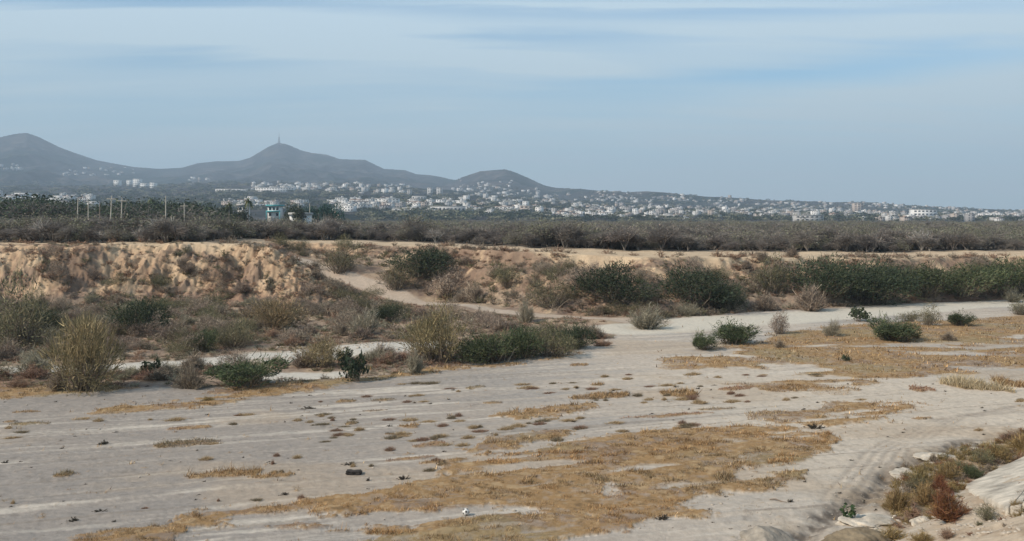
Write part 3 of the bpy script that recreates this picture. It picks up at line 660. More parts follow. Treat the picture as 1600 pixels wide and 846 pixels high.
SH = [
    ('wisp', 128, 612, 110, 112, 'tall yellow-olive wispy shrub at the left rim of the sand, taller than all near it'),
    ('dry', 92, 612, 50, 45, 'grey dry twigs at the left foot of the tall wispy shrub'),
    ('dome', 385, 604, 112, 48, 'bright green low shrub on the rim of the sand, left of the middle'),
    ('dry', 298, 608, 70, 46, 'grey-brown twiggy shrub pressed against the left side of the bright green shrub'),
    ('leafy', 557, 597, 44, 46, 'small dark shrub with big leaves standing alone on the rim of the sand'),
    ('wisp', 505, 574, 62, 42, 'olive tufted shrub behind and left of the dark big-leaved shrub'),
    ('pale', 648, 584, 48, 46, 'pale feathery tuft in front of the tall olive shrub'),
    ('wisp', 684, 566, 90, 80, 'tall olive-yellow shrub at the left end of the long green row'),
    ('green', 770, 566, 110, 52, 'broad green shrub in the middle of the long row on the sand rim'),
    ('green', 815, 560, 80, 50, 'green shrub with dry stalks joining the right side of the broad green one'),
    ('olive', 860, 556, 80, 46, 'olive-brown shrub in the right part of the long row'),
    ('dark', 895, 545, 60, 36, 'dark shrub closing the long row at its right end'),
    ('dome', 1145, 538, 78, 40, 'rounded dark green bush on the sand, larger of a close pair'),
    ('dome', 1101, 546, 42, 28, 'small dark green bush at the left of the rounded bush'),
    ('mixed', 1220, 523, 40, 32, 'small grey-green bush below the pale track, right of the rounded bush'),
    ('pale', 1300, 526, 42, 32, 'thin straw-coloured upright bush beside the pale track'),
    ('leafy', 1342, 503, 34, 24, 'sparse small bush with open branches against the pale track'),
    ('dome', 1400, 532, 78, 38, 'domed green bush in the golden field with pale dry tips'),
    ('pale', 1385, 512, 40, 16, 'pale dry fringe on top of the domed green bush'),
    ('olive', 1420, 503, 44, 16, 'low olive bush behind the domed green bush'),
    ('olive', 1450, 510, 36, 30, 'upright olive bush behind the right side of the domed green bush'),
    ('dome', 1503, 510, 44, 26, 'neat round dark green bush alone in the golden field'),
    ('dry', 1481, 533, 34, 18, 'little brown bush below the neat round bush'),
    ('gold', 1432, 530, 20, 14, 'tiny straw tuft at the right foot of the domed green bush'),
    ('olive', 1592, 492, 44, 22, 'olive bush at the right edge beside the pale track'),
    ('pale', 1010, 514, 84, 42, 'wide pale grey twig shrub at the left end of the pale track'),
    ('pale', 1075, 494, 66, 26, 'low pale twig shrub behind the pale track'),
    ('pale', 822, 505, 42, 46, 'pale tall dry shrub left of the track end'),
    ('olive', 38, 540, 120, 92, 'large olive shrub at the left edge under the cliff'),
    ('dark', 75, 520, 50, 34, 'dark shrub at the right side of the large left-edge shrub'),
    ('dark', 215, 522, 84, 54, 'dark green-brown shrub at the foot of the cliff, right of the tall wispy one'),
    ('pale', 55, 585, 90, 42, 'pale grey dry shrub behind the white strip at the left edge'),
    ('wisp', 425, 515, 92, 46, 'yellowish reed-like shrub below the end of the cliff'),
    ('olive', 335, 485, 42, 30, 'small olive shrub on the cliff foot right of the dark shrub'),
    ('pale', 570, 523, 72, 46, 'pale fountain-shaped shrub in the middle of the scrub'),
    ('dark', 606, 503, 52, 24, 'dark low shrub behind the pale fountain-shaped one'),
    ('green', 320, 550, 60, 34, 'dull green shrub behind the twiggy grey one'),
    ('olive', 368, 545, 66, 42, 'olive shrub behind the bright green shrub'),
    ('olive', 530, 426, 64, 38, 'olive shrub at the top of the ramp track'),
    ('dark', 660, 432, 96, 44, 'broad dark olive shrub below the sandy rim, above the ramp track'),
    ('olive', 618, 452, 62, 40, 'olive shrub on the slope just above the ramp track'),
    ('mixed', 700, 462, 80, 40, 'grey-brown shrub on the slope right of the broad dark olive one'),
    ('dry', 742, 474, 66, 38, 'grey dry shrub on the slope above the lower ramp track'),
    ('olive', 792, 448, 50, 36, 'olive shrub in front of a bare tan scar in the bank'),
    ('olive', 865, 480, 78, 48, 'rounded olive-green shrub on the foot of the bank, centre'),
    ('mixed', 912, 452, 76, 40, 'grey shrub on the bank between the rounded olive and the wide dark one'),
    ('dark', 965, 470, 112, 52, 'wide dark grey-green shrub at the foot of the bank'),
    ('dark', 1085, 476, 118, 52, 'large dark green shrub at the foot of the bank, right of the centre'),
    ('dark', 1138, 486, 60, 38, 'dark shrub leaning on the right side of the large dark green one'),
    ('olive', 1205, 462, 90, 52, 'grey-green shrub rising on the bank, left of the long green thicket'),
    ('dry', 1265, 486, 82, 46, 'round grey-brown bare shrub in front of the long green thicket'),
    ('dark', 1285, 464, 110, 54, 'tall dark shrub at the left end of the long green thicket'),
    ('dark', 1355, 473, 120, 58, 'dark green shrub in the long thicket, just right of the round bare one'),
    ('dark', 1385, 452, 80, 36, 'dark shrub on the back row of the long thicket below a tan scar'),
    ('green', 1440, 462, 104, 50, 'green shrub in the middle of the long thicket'),
    ('green', 1500, 462, 110, 50, 'green shrub in the right part of the long thicket'),
    ('green', 1562, 460, 100, 56, 'bright green shrub at the right edge of the long thicket'),
    ('green', 1620, 458, 90, 56, 'green shrub cut by the right edge of the picture'),
    ('pale', 1583, 472, 46, 26, 'pale straw shrub in front of the thicket by the right edge'),
    ('dry', 1195, 486, 60, 32, 'grey-brown brush between the dark shrubs and the round bare one'),
    ('leafy', 240, 590, 34, 30, 'sparse little bush against the white strip, left part'),
    ('gold', 325, 628, 40, 10, 'low golden tuft at the end of the straw band'),
    ('dry', 432, 571, 50, 16, 'flat dark brush beside the white strip behind the bright green shrub'),
    ('leafy', 540, 566, 36, 22, 'low dark leafy bush behind the dark big-leaved shrub'),
    ('reddish', 30, 606, 60, 18, 'rusty brown low brush at the left edge of the sand'),
    ('reddish', 940, 541, 62, 12, 'flat reddish brush trailing from the right end of the long row'),
    ('leafy', 1322, 566, 14, 12, 'tiny dark stumpy plant in the golden field'),
    ('dry', 1218, 545, 24, 18, 'small dry brown bush below the grey-green one'),
    ('rust', 1484, 814, 90, 54, 'rust-red bush on the slope at lower right'),
    ('rust', 1468, 772, 40, 34, 'dark rust weed behind the rust-red bush'),
    ('gold', 1405, 800, 64, 52, 'golden dry weed clump in the ditch at lower right'),
    ('gold', 1446, 790, 56, 48, 'brownish gold weed clump left of the rust-red bush'),
    ('gold', 1440, 760, 60, 40, 'tan weed clump behind the ditch weeds'),
    ('gold', 1480, 750, 60, 36, 'tan weed bank above the ditch next to the green patch'),
    ('olive', 1430, 768, 42, 26, 'small grey-green bush left of the tan weeds near the ditch'),
    ('green', 1517, 748, 44, 20, 'small fresh green patch at the tip of the pale slab'),
    ('gold', 1560, 722, 66, 36, 'tan weed clump above the pale slab'),
    ('olive', 1533, 726, 40, 26, 'olive weed clump between the green patch and the tan weeds'),
    ('gold', 1600, 704, 70, 34, 'brown weed clump at the right edge above the pale slab'),
    ('reddish', 1580, 690, 70, 20, 'reddish low weeds at the right edge behind the tan ones'),
    ('dry', 1414, 742, 26, 26, 'thin grey bush at the head of the dark gully'),
    ('dry', 1458, 722, 20, 16, 'small grey tuft between two white stone slabs'),
    ('olive', 1545, 812, 40, 24, 'olive weed on the slope right of the rust-red bush'),
    ('gold', 1590, 800, 36, 22, 'brown weed on the slope near the right edge'),
    ('gold', 1390, 846, 90, 28, 'dry weeds on the lower rim of the ditch'),
    ('gold', 1440, 850, 60, 22, 'dry weeds at the bottom edge beside pale stones'),
    ('reddish', 1480, 842, 40, 20, 'red-brown weed at the bottom edge below the rust-red bush'),
]
for (key, u, v, wp, hp, lab) in SH: put(key, u, v, wp, hp, lab)

# plant with big leaves at the lower right
def leafy_plant(u, v):
    X, Y, Zz = hit(u, v); r = np.random.default_rng(5); e = empty('leafy_plant', (X, Y, Zz - .02))
    n = 9; an = r.uniform(0, 6.28, n); tip = np.stack([np.cos(an) * r.uniform(.1, .30, n), np.sin(an) * r.uniform(.1, .3, n), r.uniform(.3, .72, n)], 1)
    V, f = tubes(np.zeros((n, 3)), tip, .012, .006); mk('stem', V, f, M_twig, e, shade(n, PAL['green'], r, 8))
    k = r.integers(0, n, 64); fr = r.uniform(.35, 1.05, (64, 1)); c = tip[k] * fr + r.normal(size=(64, 3)) * .045
    V, f = leaf_quads(c, unit(r.normal(size=(64, 3)) + [0, 0, .4]), r.uniform(.13, .2, 64), r.uniform(.09, .13, 64), r)
    mk('foliage', V, f, M_leaf, e, shade(64, [(.055, .095, .035), (.04, .07, .03), (.08, .12, .045)], r))
    setp(e, 'small fresh green plant with broad leaves beside the ditch at lower right', 'plant')
leafy_plant(1327, 817)

ORD = ['', 'second', 'third', 'fourth', 'fifth', 'sixth', 'seventh', 'eighth', 'ninth', 'tenth', 'eleventh', 'twelfth', 'thirteenth', 'fourteenth', 'fifteenth', 'sixteenth', 'seventeenth', 'eighteenth', 'nineteenth', 'twentieth']
ORD += ['twenty-' + q for q in ('first', 'second', 'third', 'fourth', 'fifth', 'sixth', 'seventh', 'eighth', 'ninth')]
def relabel(lst, marks, vert=('behind', 'in front of'), asp=2.0):
    """lst: (object, u, v, kind words); marks: (u, v, phrase). Labels by nearest landmark, side and rank"""
    bins = {}
    for (o, u, v, kind) in lst:
        m = min(marks, key=lambda q: (q[0] - u) ** 2 + (asp * (q[1] - v)) ** 2)
        du, dv = u - m[0], asp * (v - m[1])
        rel = ('right of' if du > 0 else 'left of') if abs(du) > abs(dv) else (vert[0] if dv < 0 else vert[1])
        bins.setdefault((kind, rel, m[2]), []).append((du * du + dv * dv, o))
    for (kind, rel, ph), q in bins.items():
        q.sort(key=lambda t_: t_[0])
        for i, (_, o) in enumerate(q):
            o['label'] = ('%s %s %s' % (kind, rel, ph)) if len(q) == 1 else ('%s, %s nearest %s %s' % (kind, ORD[i], rel, ph)).replace(',  ', ', ')
BMARK = [(128, 570, 'the tall wispy shrub'), (385, 585, 'the bright green shrub'), (557, 580, 'the dark big-leaved shrub'), (684, 540, 'the tall olive-yellow shrub'), (815, 545, 'the long green row'),
         (1010, 500, 'the wide pale twig shrub'), (38, 510, 'the large left-edge shrub'), (215, 505, 'the dark shrub under the cliff'), (425, 495, 'the reed-like shrub'), (570, 505, 'the pale fountain-shaped shrub'),
         (660, 415, 'the broad dark rim shrub'), (530, 412, 'the shrub topping the ramp track'), (865, 460, 'the rounded olive-green shrub'), (965, 450, 'the wide grey-green shrub'), (1085, 455, 'the large dark green shrub'),
         (1205, 445, 'the grey-green bank shrub'), (1265, 470, 'the round bare shrub'), (1385, 440, 'the thicket below the tan scar'), (1562, 440, 'the right-edge thicket'), (320, 540, 'the dull green shrub'),
         (742, 465, 'the grey dry slope shrub'), (335, 475, 'the small cliff-foot shrub'), (822, 490, 'the pale tall dry shrub'), (792, 440, 'the shrub before the bare scar')]
TMARK = [(128, 330, 'the first pair of poles'), (180, 330, 'the two leaning poles'), (259, 330, 'the lone pale pole'), (381, 335, 'the plain white house'), (430, 335, 'the teal house'), (515, 335, 'the rounded blue-green tree')] + [(q[0], 380, q[2]) for q in BMARK if q[1] < 470]
HMARK = [(215, 288, 'the hillside hotel cluster'), (36, 305, 'the bright left-edge flat building'), (430, 297, 'the long low hill-foot building'), (605, 316, 'the widest white building'), (680, 300, 'the two pale towers'), (700, 328, 'the long pale warehouse'),
         (822, 328, 'the blocky beige building'), (1262, 341, 'the broad grey-white building'), (1340, 325, 'the pinkish tower'), (1442, 335, 'the large pale box building'), (790, 285, 'the small hill top'), (560, 324, 'the bright white row')]
SMARK = [(553, 740, 'the black chunk'), (728, 802, 'the ball'), (290, 694, 'the long olive grass bank'), (352, 740, 'the longest hummock'), (100, 743, 'the lone brown tuft'), (40, 645, 'the left-edge tan strip'), (600, 626, 'the split tuft'), (638, 666, 'the rounded straw tuft'),
         (862, 657, 'the small olive tuft'), (1060, 616, 'the thick oval hummock'), (1050, 650, 'the very long reddish strip'), (938, 619, 'the long pale strip'), (1258, 700, 'the log'), (1232, 607, 'the broad straw strip'), (1520, 600, 'the pale grass mound'), (118, 815, 'the rounded twig heap'), (1300, 640, 'the middle straw mat'), (162, 695, 'the dark forked stump')]
# ------------------------------------------------------------------ small brush all over the scrub: 290 on their own, the rest one mass
def ok_spot(X, Y, Zz, info):
    return True
cand = []
r = np.random.default_rng(31)
tries = 0
uu_ = r.uniform(-60, 1660, 11000); yy_ = np.where(r.uniform(size=11000) < .42, r.uniform(60, 108, 11000), r.uniform(96, 138, 11000))
xx_ = (uu_ - U0) / F * yy_
z_, sc_, sp_, spa_, _, _, u_, yf_, yt_ = terr(xx_, yy_)
ev = it(u_, (-260, 618), (0, 614), (100, 614), (250, 604), (330, 612), (420, 600), (520, 596), (600, 588), (700, 575), (800, 566), (900, 550), (1000, 512), (1100, 495), (1200, 487), (1600, 468), (1900, 462))
ye_ = 15370 / (ev - V0) + 1.0
dR, _ = sd_line(xx_, yy_, rp); dP, _ = sd_line(xx_, yy_, PATH)
dW = np.full(len(xx_), 99.)
for px_, hw in LOWS: dW = np.minimum(dW, sd_line(xx_, yy_, [g0(*p) for p in px_])[0] - hw)
nn = fbm(xx_ * .13, yy_ * .2, 140, 3)
face = np.maximum(sc_, np.where(sp_, spa_, 0)); lf = u_ < 560
keep = (yy_ > ye_) & (dR > 5.0) & (dP > 2.9) & (dW > 2.3) & (yy_ < yt_ + np.where(r.uniform(size=len(xx_)) < .25, 6, .6)) & (yy_ < 145)
keep &= ~(lf & (face > .25) & (face < .98) & (nn < -.12) & (r.uniform(size=len(xx_)) < .88))
keep &= ~((~lf) & (face > .3) & (nn < -.22) & (r.uniform(size=len(xx_)) < .8))
keep &= (r.uniform(size=len(xx_)) < np.where(nn > -.05, 1, .45))
ids = np.nonzero(keep)[0]
def zone(u, fc, y_):
    if u < 560:
        if fc > .8: return 'on the crest of the eroded cliff'
        if fc > .2: return 'on the face of the eroded cliff'
        return 'in the scrub flat below the eroded cliff'
    if fc > .7: return 'high on the long bank under the sandy rim'
    if fc > .15: return 'on the slope of the long bank'
    return 'in the scrub flat at the foot of the long bank'
items = []
for i in ids:
    fc = face[i]; rr = r.uniform()
    if fc > .75: key = 'reddish' if rr < .6 else 'dry'
    elif fc > .15: key = 'reddish' if rr < .32 else ('dry' if rr < .62 else ('mixed' if rr < .82 else 'olive'))
    else: key = 'dry' if rr < .38 else ('reddish' if rr < .60 else ('mixed' if rr < .75 else ('olive' if rr < .9 else 'pale')))
    wd = r.uniform(1.0, 2.9) * (.9 if fc > .7 else 1) * (1.15 if fc > .2 else 1); ht = wd * r.uniform(.32, .62) * (.75 if key == 'reddish' else 1)
    if 590 < u_[i] < 930:
        ypp = float(it(u_[i], (508, 125.5), (620, 119), (700, 111), (800, 103), (905, 97)))
        if ypp - 13 < yy_[i] < ypp: wd *= .62; ht *= .42
    items.append((wd / yy_[i] * (ht), key, i, wd, ht, r.uniform(0, 6.28), zone(u_[i], fc, yy_[i])))
inview = [q for q in items if -20 < u_[q[2]] < 1620]
inview.sort(key=lambda q: -q[0])
KN = dict(reddish='low reddish-brown dry brush', dry='grey-brown leafless brush', mixed='small grey-leaved shrub', olive='small olive shrub', pale='small pale straw shrub')
print('brush candidates', len(items), len(inview))
single = inview[:285]; sset = set(id(q) for q in single)
blist = []
for q in single:
    _, key, i, wd, ht, rz, zn = q
    pr = protos[key][i % len(protos[key])]
    me = [KIDS[pr.name][0].data]
    o = bpy.data.objects.new('shrub', me[0]); COL.objects.link(o)
    o.location = (xx_[i], yy_[i], z_[i] - .05); o.rotation_euler = (0, 0, rz); o.scale = (wd * .8, wd * .8, ht)
    setp(o, KN[key] + ' ' + zn, 'shrub', KN[key] + ' ' + zn)
    blist.append((o, u_[i], V0 + (H - z_[i]) * F / yy_[i], KN[key]))
relabel(blist, BMARK)
def merged(name, specs, mat, label, cat, kind='stuff', sub=1):
    """one mesh from many placed copies; specs: (mesh arrays, x, y, z, rz, sx, sz)"""
    VV, TT = [], []; F3, F4 = [], []; off = 0
    for (A, X, Y, Zz, rz, sx, sz) in specs:
        V, Fc, T = A
        c, s = math.cos(rz), math.sin(rz)
        Q = np.empty_like(V); Q[:, 0] = X + (V[:, 0] * c - V[:, 1] * s) * sx; Q[:, 1] = Y + (V[:, 0] * s + V[:, 1] * c) * sx; Q[:, 2] = Zz + V[:, 2] * sz
        VV.append(Q); TT.append(T * (1 + .15 * math.sin(X * 12.9 + Y * 7.7)))
        for f in Fc: (F4 if f.shape[1] == 4 else F3).append(f + off)
        off += len(V)
    fs = []
    if F4: fs.append(np.concatenate(F4))
    if F3: fs.append(np.concatenate(F3))
    return setp(mk(name, np.concatenate(VV), fs, mat, tint=np.concatenate(TT)), label, cat, kind=kind)
lowp = {k: [twig_mesh(np.random.default_rng(900 + j), k2, n=110, leaves=170, upright=.2, wd=.028, leafsz=.07) for j in range(4)] for k, k2 in
        dict(reddish='red', dry='grey', mixed='grey', olive='olive', pale='pale').items()}
sp_list = []
for q in items:
    if id(q) in sset: continue
    _, key, i, wd, ht, rz, zn = q
    sp_list.append((lowp[key][i % 4], xx_[i], yy_[i], z_[i] - .05, rz, wd * .75, ht * .9))
# ankle high growth
n = 16000; ua = r.uniform(-60, 1660, n); ya = r.uniform(58, 126, n); xa = (ua - U0) / F * ya
za, sca, spx, spaa, _, _, ua2, _, yta = terr(xa, ya)
eva = it(ua2, (-260, 618), (0, 614), (100, 614), (250, 604), (330, 612), (420, 600), (520, 596), (600, 588), (700, 575), (800, 566), (900, 550), (1000, 512), (1100, 495), (1200, 487), (1600, 468), (1900, 462))
dRa, _ = sd_line(xa, ya, rp); dPa, _ = sd_line(xa, ya, PATH); dWa = np.full(n, 99.)
for px_, hw in LOWS: dWa = np.minimum(dWa, sd_line(xa, ya, [g0(*p) for p in px_])[0] - hw)
nna = fbm(xa * .2, ya * .3, 141, 3); fca = np.maximum(sca, np.where(spx, spaa, 0))
ka = (ya > 15370 / (eva - V0) + .5) & (dRa > 4) & (dPa > 2.8) & (dWa > .3) & (ya < yta + .5) & (nna > -.2) & ~((ua2 < 560) & (fca > .25) & (nna < -.05))
for i in np.nonzero(ka)[0]:
    wd = r.uniform(.35, 1.0); sp_list.append((lowp[('reddish', 'dry', 'pale', 'reddish', 'olive')[i % 5]][i % 4], xa[i], ya[i], za[i] - .03, r.uniform(0, 6.28), wd, wd * r.uniform(.3, .6)))
merged('undergrowth', sp_list, M_leaf, 'dense low mixed dry brush covering the river flat and bank', 'undergrowth')

tmesh = []
for j in range(8):
    rj = np.random.default_rng(1000 + j); n = 420; an = rj.uniform(0, 6.28, n); rr0 = rj.uniform(0, 1, n) ** .6 * .5
    X = np.cos(an) * rr0 * (1 + .3 * np.sin(3 * an + j)); Y = np.sin(an) * rr0; h_ = (1 - rr0) * rj.uniform(.4, 1.3, n); lx = rj.normal(size=n) * .22; ly = rj.normal(size=n) * .22; w_ = .022
    b0 = np.stack([X, Y, np.zeros(n) - .05], 1); tip = np.stack([X + lx, Y + ly, h_], 1); s_ = np.stack([np.cos(an * 3), np.sin(an * 3), np.zeros(n)], 1) * w_
    V = np.stack([b0 - s_, b0 + s_, tip], 1).reshape(-1, 3)
    gcols = dict(g=[(.42, .30, .165), (.31, .21, .115), (.52, .40, .25)], d=[(.24, .19, .12), (.17, .13, .085), (.30, .24, .15)], r=[(.30, .18, .12), (.23, .13, .09), (.36, .25, .17)])
    kk = 'gdgr'[j % 4]; o = mk('grass_tuft', V, np.arange(3 * n).reshape(n, 3), M_grass, tint=shade(n, gcols[kk], rj, 3, .2), link=False); tmesh.append((o.data, kk))
wlow = {k: [twig_mesh(np.random.default_rng(950 + j), k2, n=260, leaves=260, upright=.4, wd=.02, leafsz=.05) for j in range(3)] for k, k2 in dict(gold='gold', reddish='red', dry='grey', olive='olive', rust='rust').items()}
# ------------------------------------------------------------------ dry grass mats
GP = dict(g=[(.37, .23, .11), (.27, .165, .08), (.47, .325, .18), (.155, .09, .045), (.30, .205, .095)], d=[(.23, .18, .11), (.18, .14, .085), (.28, .22, .13)],
          r=[(.30, .17, .11), (.24, .13, .09), (.33, .21, .13)], k=[(.10, .085, .065), (.14, .11, .08)], p=[(.45, .36, .22), (.38, .29, .17), (.50, .41, .27)])
def blades(X, Y, hgt, cols, r, wd=.022, lean=.5, cl=None):
    n = len(X); Zz = terr(X, Y)[0] + .03
    an = r.uniform(0, 6.28, n); h_ = hgt * r.uniform(.45, 1.25, n)
    tip = np.stack([X + np.cos(an) * h_ * lean * r.uniform(.3, 1.6, n), Y + np.sin(an) * h_ * lean * r.uniform(.3, 1.6, n), Zz + h_], 1)
    s = np.stack([-np.sin(an + r.uniform(-1, 1, n)), np.cos(an + r.uniform(-1, 1, n)), np.zeros(n)], 1); w_ = (wd * r.uniform(.6, 1.4, n))[:, None]
    b0 = np.stack([X, Y, Zz - .03], 1); V = np.stack([b0 - s * w_, b0 + s * w_, tip], 1).reshape(-1, 3)
    T = shade(n, cols, r, 3, .32)
    if cl is not None: T = T * np.repeat(cl, 3, 0)
    return V, np.arange(3 * n).reshape(n, 3), T
r = np.random.default_rng(77)
VV = []; TT = []; off = 0; FF = []
for (x0, x1, y0, y1, dens, wd, hh) in ((-20, 14, 28, 36, 700, .010, .085), (-24, 22, 36, 47, 560, .014, .10), (-40, 30, 47, 62, 240, .019, .11), (-52, 50, 62, 98, 45, .035, .13)):
    n = int((x1 - x0) * (y1 - y0) * dens); X = r.uniform(x0, x1, n); Y = r.uniform(y0, y1, n)
    m = gmask(X, Y); pa = fbm(X * 1.5, Y * 2.0, 150, 4, .7)
    k = (m > r.uniform(.10, .95, n)) & (pa > r.uniform(-.75, .2, n)); X = X[k]; Y = Y[k]; pa = pa[k]
    lo_ = 1.6 * fbm(X * .25, Y * .35, 152, 3)
    hl = hh * (.40 + 3.4 * np.clip(pa + .02, 0, 1) ** 1.2); cl = np.clip(1 + .75 * fbm(X * 1.3, Y * 2.2, 151, 4, .7) + .25 * fbm(X * .2, Y * .3, 153, 3), .4, 1.7)[:, None] * np.stack([1 + .10 * lo_, 1 - .02 * lo_, 1 - .15 * lo_], 1)
    V, f, T = blades(X, Y, hl, GP['g'], r, wd, .9, cl)
    VV.append(V); FF.append(f + off); TT.append(T); off += len(V)
print('grass blades', off // 3)
setp(mk('dry_grass', np.concatenate(VV), np.concatenate(FF), M_grass, tint=np.concatenate(TT)), 'golden brown matted dry grass spread over the sandy river bed', 'grass', kind='stuff')
for k, (u, v, lw, dp, ck, tall, lab) in enumerate(STRIPS):
    cx, cy, a_, b_ = STR_W[k]; e_ = max(a_, b_) * 1.25; n = int(np.clip(4 * e_ * e_ * 420, 500, 30000))
    X = r.uniform(cx - e_, cx + e_, n); Y = r.uniform(cy - e_, cy + e_, n)
    q = strip_mask(X, Y, k) < 1; X = X[q]; Y = Y[q]
    V, f, T = blades(X, Y, tall * .8 * r.uniform(.5, 1.5, len(X)) * (.5 + 1.0 * np.clip(fbm(X * 1.5, Y * 1.5, 33, 3) + .4, 0, 1)), GP[ck], r, .013 * cy / 40, .9)
    zc = terr(np.array([cx]), np.array([cy]))[0][0]
    o = mk('grass_tuft', V - np.array([cx, cy, zc]), f, M_grass, tint=T); o.location = (cx, cy, zc)
    setp(o, lab, 'grass tuft', 'separate grass tufts on the bare sand')

WEED = P(1375, 800, 1392, 760, 1420, 735, 1470, 706, 1520, 690, 1600, 672, 1720, 655, 1720, 672, 1600, 712, 1550, 738, 1510, 752, 1500, 790, 1450, 815, 1400, 822)
RUB = P(1300, 850, 1360, 838, 1440, 826, 1500, 812, 1600, 800, 1700, 800, 1700, 900, 1300, 900)
spec = []
n = 6500; X = r.uniform(8, 32, n); Y = r.uniform(27, 52, n); wn = fbm(X * .5, Y * .5, 160, 3, .6)
inW = inpoly(X + .4 * wn, Y + .6 * wn, WEED); inR = inpoly(X, Y, RUB) & (wn > .12)
zw = terr(X, Y)[0]
for i in np.nonzero((inW & (r.uniform(size=n) < .75)) | (inR & (r.uniform(size=n) < .3)))[0]:
    key = ('gold', 'gold', 'reddish', 'dry', 'gold', 'olive', 'rust')[int(fbm(X[i:i + 1] * .5, Y[i:i + 1] * .5, 161, 2)[0] * 9 + i % 3) % 7]
    wd = r.uniform(.35, .8) * (.7 if inR[i] else 1); spec.append((wlow[key][i % 3], X[i], Y[i], zw[i] - .02, r.uniform(0, 6.28), wd, wd * r.uniform(.35, .7)))
merged('weeds', spec, M_leaf, 'mixed brown and tan weeds filling the ditch and slope at lower right', 'weeds')

# ------------------------------------------------------------------ stones, litter, wood
def rockmesh(r, n=2, sq=(1, 1, .6), rough=.25):
    import bmesh
    bm = bmesh.new(); bmesh.ops.create_icosphere(bm, subdivisions=n, radius=.5)
    V = np.array([v.co[:] for v in bm.verts]); Fc = np.array([[v.index for v in f.verts] for f in bm.faces]); bm.free()
    s = r.uniform(0, 50); V = V * (1 + rough * fbm(V[:, 0] * 3 + s + V[:, 2] * 2, V[:, 1] * 3 - V[:, 2] * 2, 3, 3))[:, None]
    for _ in range(3):
        nrm = unit(r.normal(size=3)); d_ = V @ nrm; lim = .36; V = V - np.clip(d_ - lim, 0, None)[:, None] * nrm * .9
    return V * sq, Fc
stone_me = []
for i in range(5):
    V, f = rockmesh(np.random.default_rng(400 + i), 2, (1, .8, .55)); o = mk('stone', V, f, M_stone, link=False); stone_me.append(o.data)
r = np.random.default_rng(55)
def scatter_stone(u, v, s, lab, grp, cat='stone', me=None, name='stone', mat=None):
    X, Y, Zz = hit(u, v); o = bpy.data.objects.new(name, me or stone_me[r.integers(0, 5)]); COL.objects.link(o)
    o.location = (X, Y, Zz + s * .12); o.rotation_euler = (r.uniform(-.2, .2), r.uniform(-.2, .2), r.uniform(0, 6.28)); o.scale = (s, s * r.uniform(.7, 1), s * r.uniform(.6, 1)); return setp(o, lab, cat, grp)
RMARK = [(1484, 800, 'the rust-red bush'), (1327, 805, 'the broad-leaved green plant'), (1545, 805, 'the olive slope weed'), (1590, 795, 'the brown right-edge weed'), (1440, 812, 'the white angular block'), (1390, 840, 'the rim weeds'), (1570, 835, 'the bottom right corner')]
MMARK = [(728, 802, 'the ball'), (1258, 700, 'the log'), (1272, 668, 'the dark brown clump'), (1035, 810, 'the dark tip twigs'), (945, 762, 'the bare oval gap in the mat'), (1185, 742, 'the bare gap by the right mat edge'), (820, 690, 'the upper straw strip')]
WMARK = [(505, 560, 'the olive tufted shrub'), (557, 580, 'the dark big-leaved shrub'), (648, 570, 'the pale feathery tuft'), (684, 545, 'the tall olive-yellow shrub'), (600, 545, 'the middle of the gravel wash')]
for (num, u0_, u1_, v0_, v1_, s0_, s1_, kd, gr, mk_) in ((34, 700, 1290, 675, 830, .05, .16, 'small pale stone', 'pale stones in the grass mat', MMARK), (40, 1340, 1600, 800, 846, .07, .26, 'pale slope stone', 'stones on the rubbly slope', RMARK),
        (26, 470, 720, 538, 562, .15, .42, 'pale cobble', 'cobbles on the gravel wash', WMARK), (34, 0, 1500, 600, 760, .05, .13, 'tiny pale stone', 'tiny stones on the sand', SMARK)):
    l_ = []
    for i in range(num):
        u = r.uniform(u0_, u1_); v = r.uniform(v0_, v1_); l_.append((scatter_stone(u, v, r.uniform(s0_, s1_), kd + ' on the ground', gr), u, v, kd))
    relabel(l_, mk_, ('above', 'below'))
def gravel(name, u0, u1, v0, v1, n, s0, s1, mat, lab, test=None):
    rg = np.random.default_rng(n); base = rockmesh(rg, 1, (1, .8, .55)); VV, FF = [], []; off = 0
    ys = 15370 / (rg.uniform(v0, v1, n) - V0); xs = (rg.uniform(u0, u1, n) - U0) / F * ys; cl_ = fbm(xs * .6, ys * .6, 170, 3)
    zs_, _, _, _, sd_, _, _, _, _ = terr(xs, ys)
    for i in range(n):
        if cl_[i] < -.05 or (test == 'slope' and sd_[i] < .2): continue
        s_ = s0 + (s1 - s0) * rg.uniform() ** 3; a_ = rg.uniform(0, 6.28); c, q = math.cos(a_), math.sin(a_); V = base[0] * s_
        VV.append(np.stack([xs[i] + V[:, 0] * c - V[:, 1] * q, ys[i] + V[:, 0] * q + V[:, 1] * c, zs_[i] + V[:, 2] + s_ * .1], 1)); FF.append(base[1] + off); off += len(V)
    setp(mk(name, np.concatenate(VV), np.concatenate(FF), mat), lab, 'gravel', kind='stuff')
gravel('rubble', 1290, 1960, 700, 1250, 5200, .03, .20, M_stone, 'loose rubble and clods strewn on the pale slope at lower right', 'slope')
gravel('river_gravel', 1080, 1420, 690, 860, 1500, .02, .09, M_stone, 'fine gravel on the sand between the grass mat and the gully')
gravel('wash_gravel', 430, 760, 536, 566, 2200, .05, .26, M_stone, 'pale gravel strewn over the wash in the middle of the scrub')
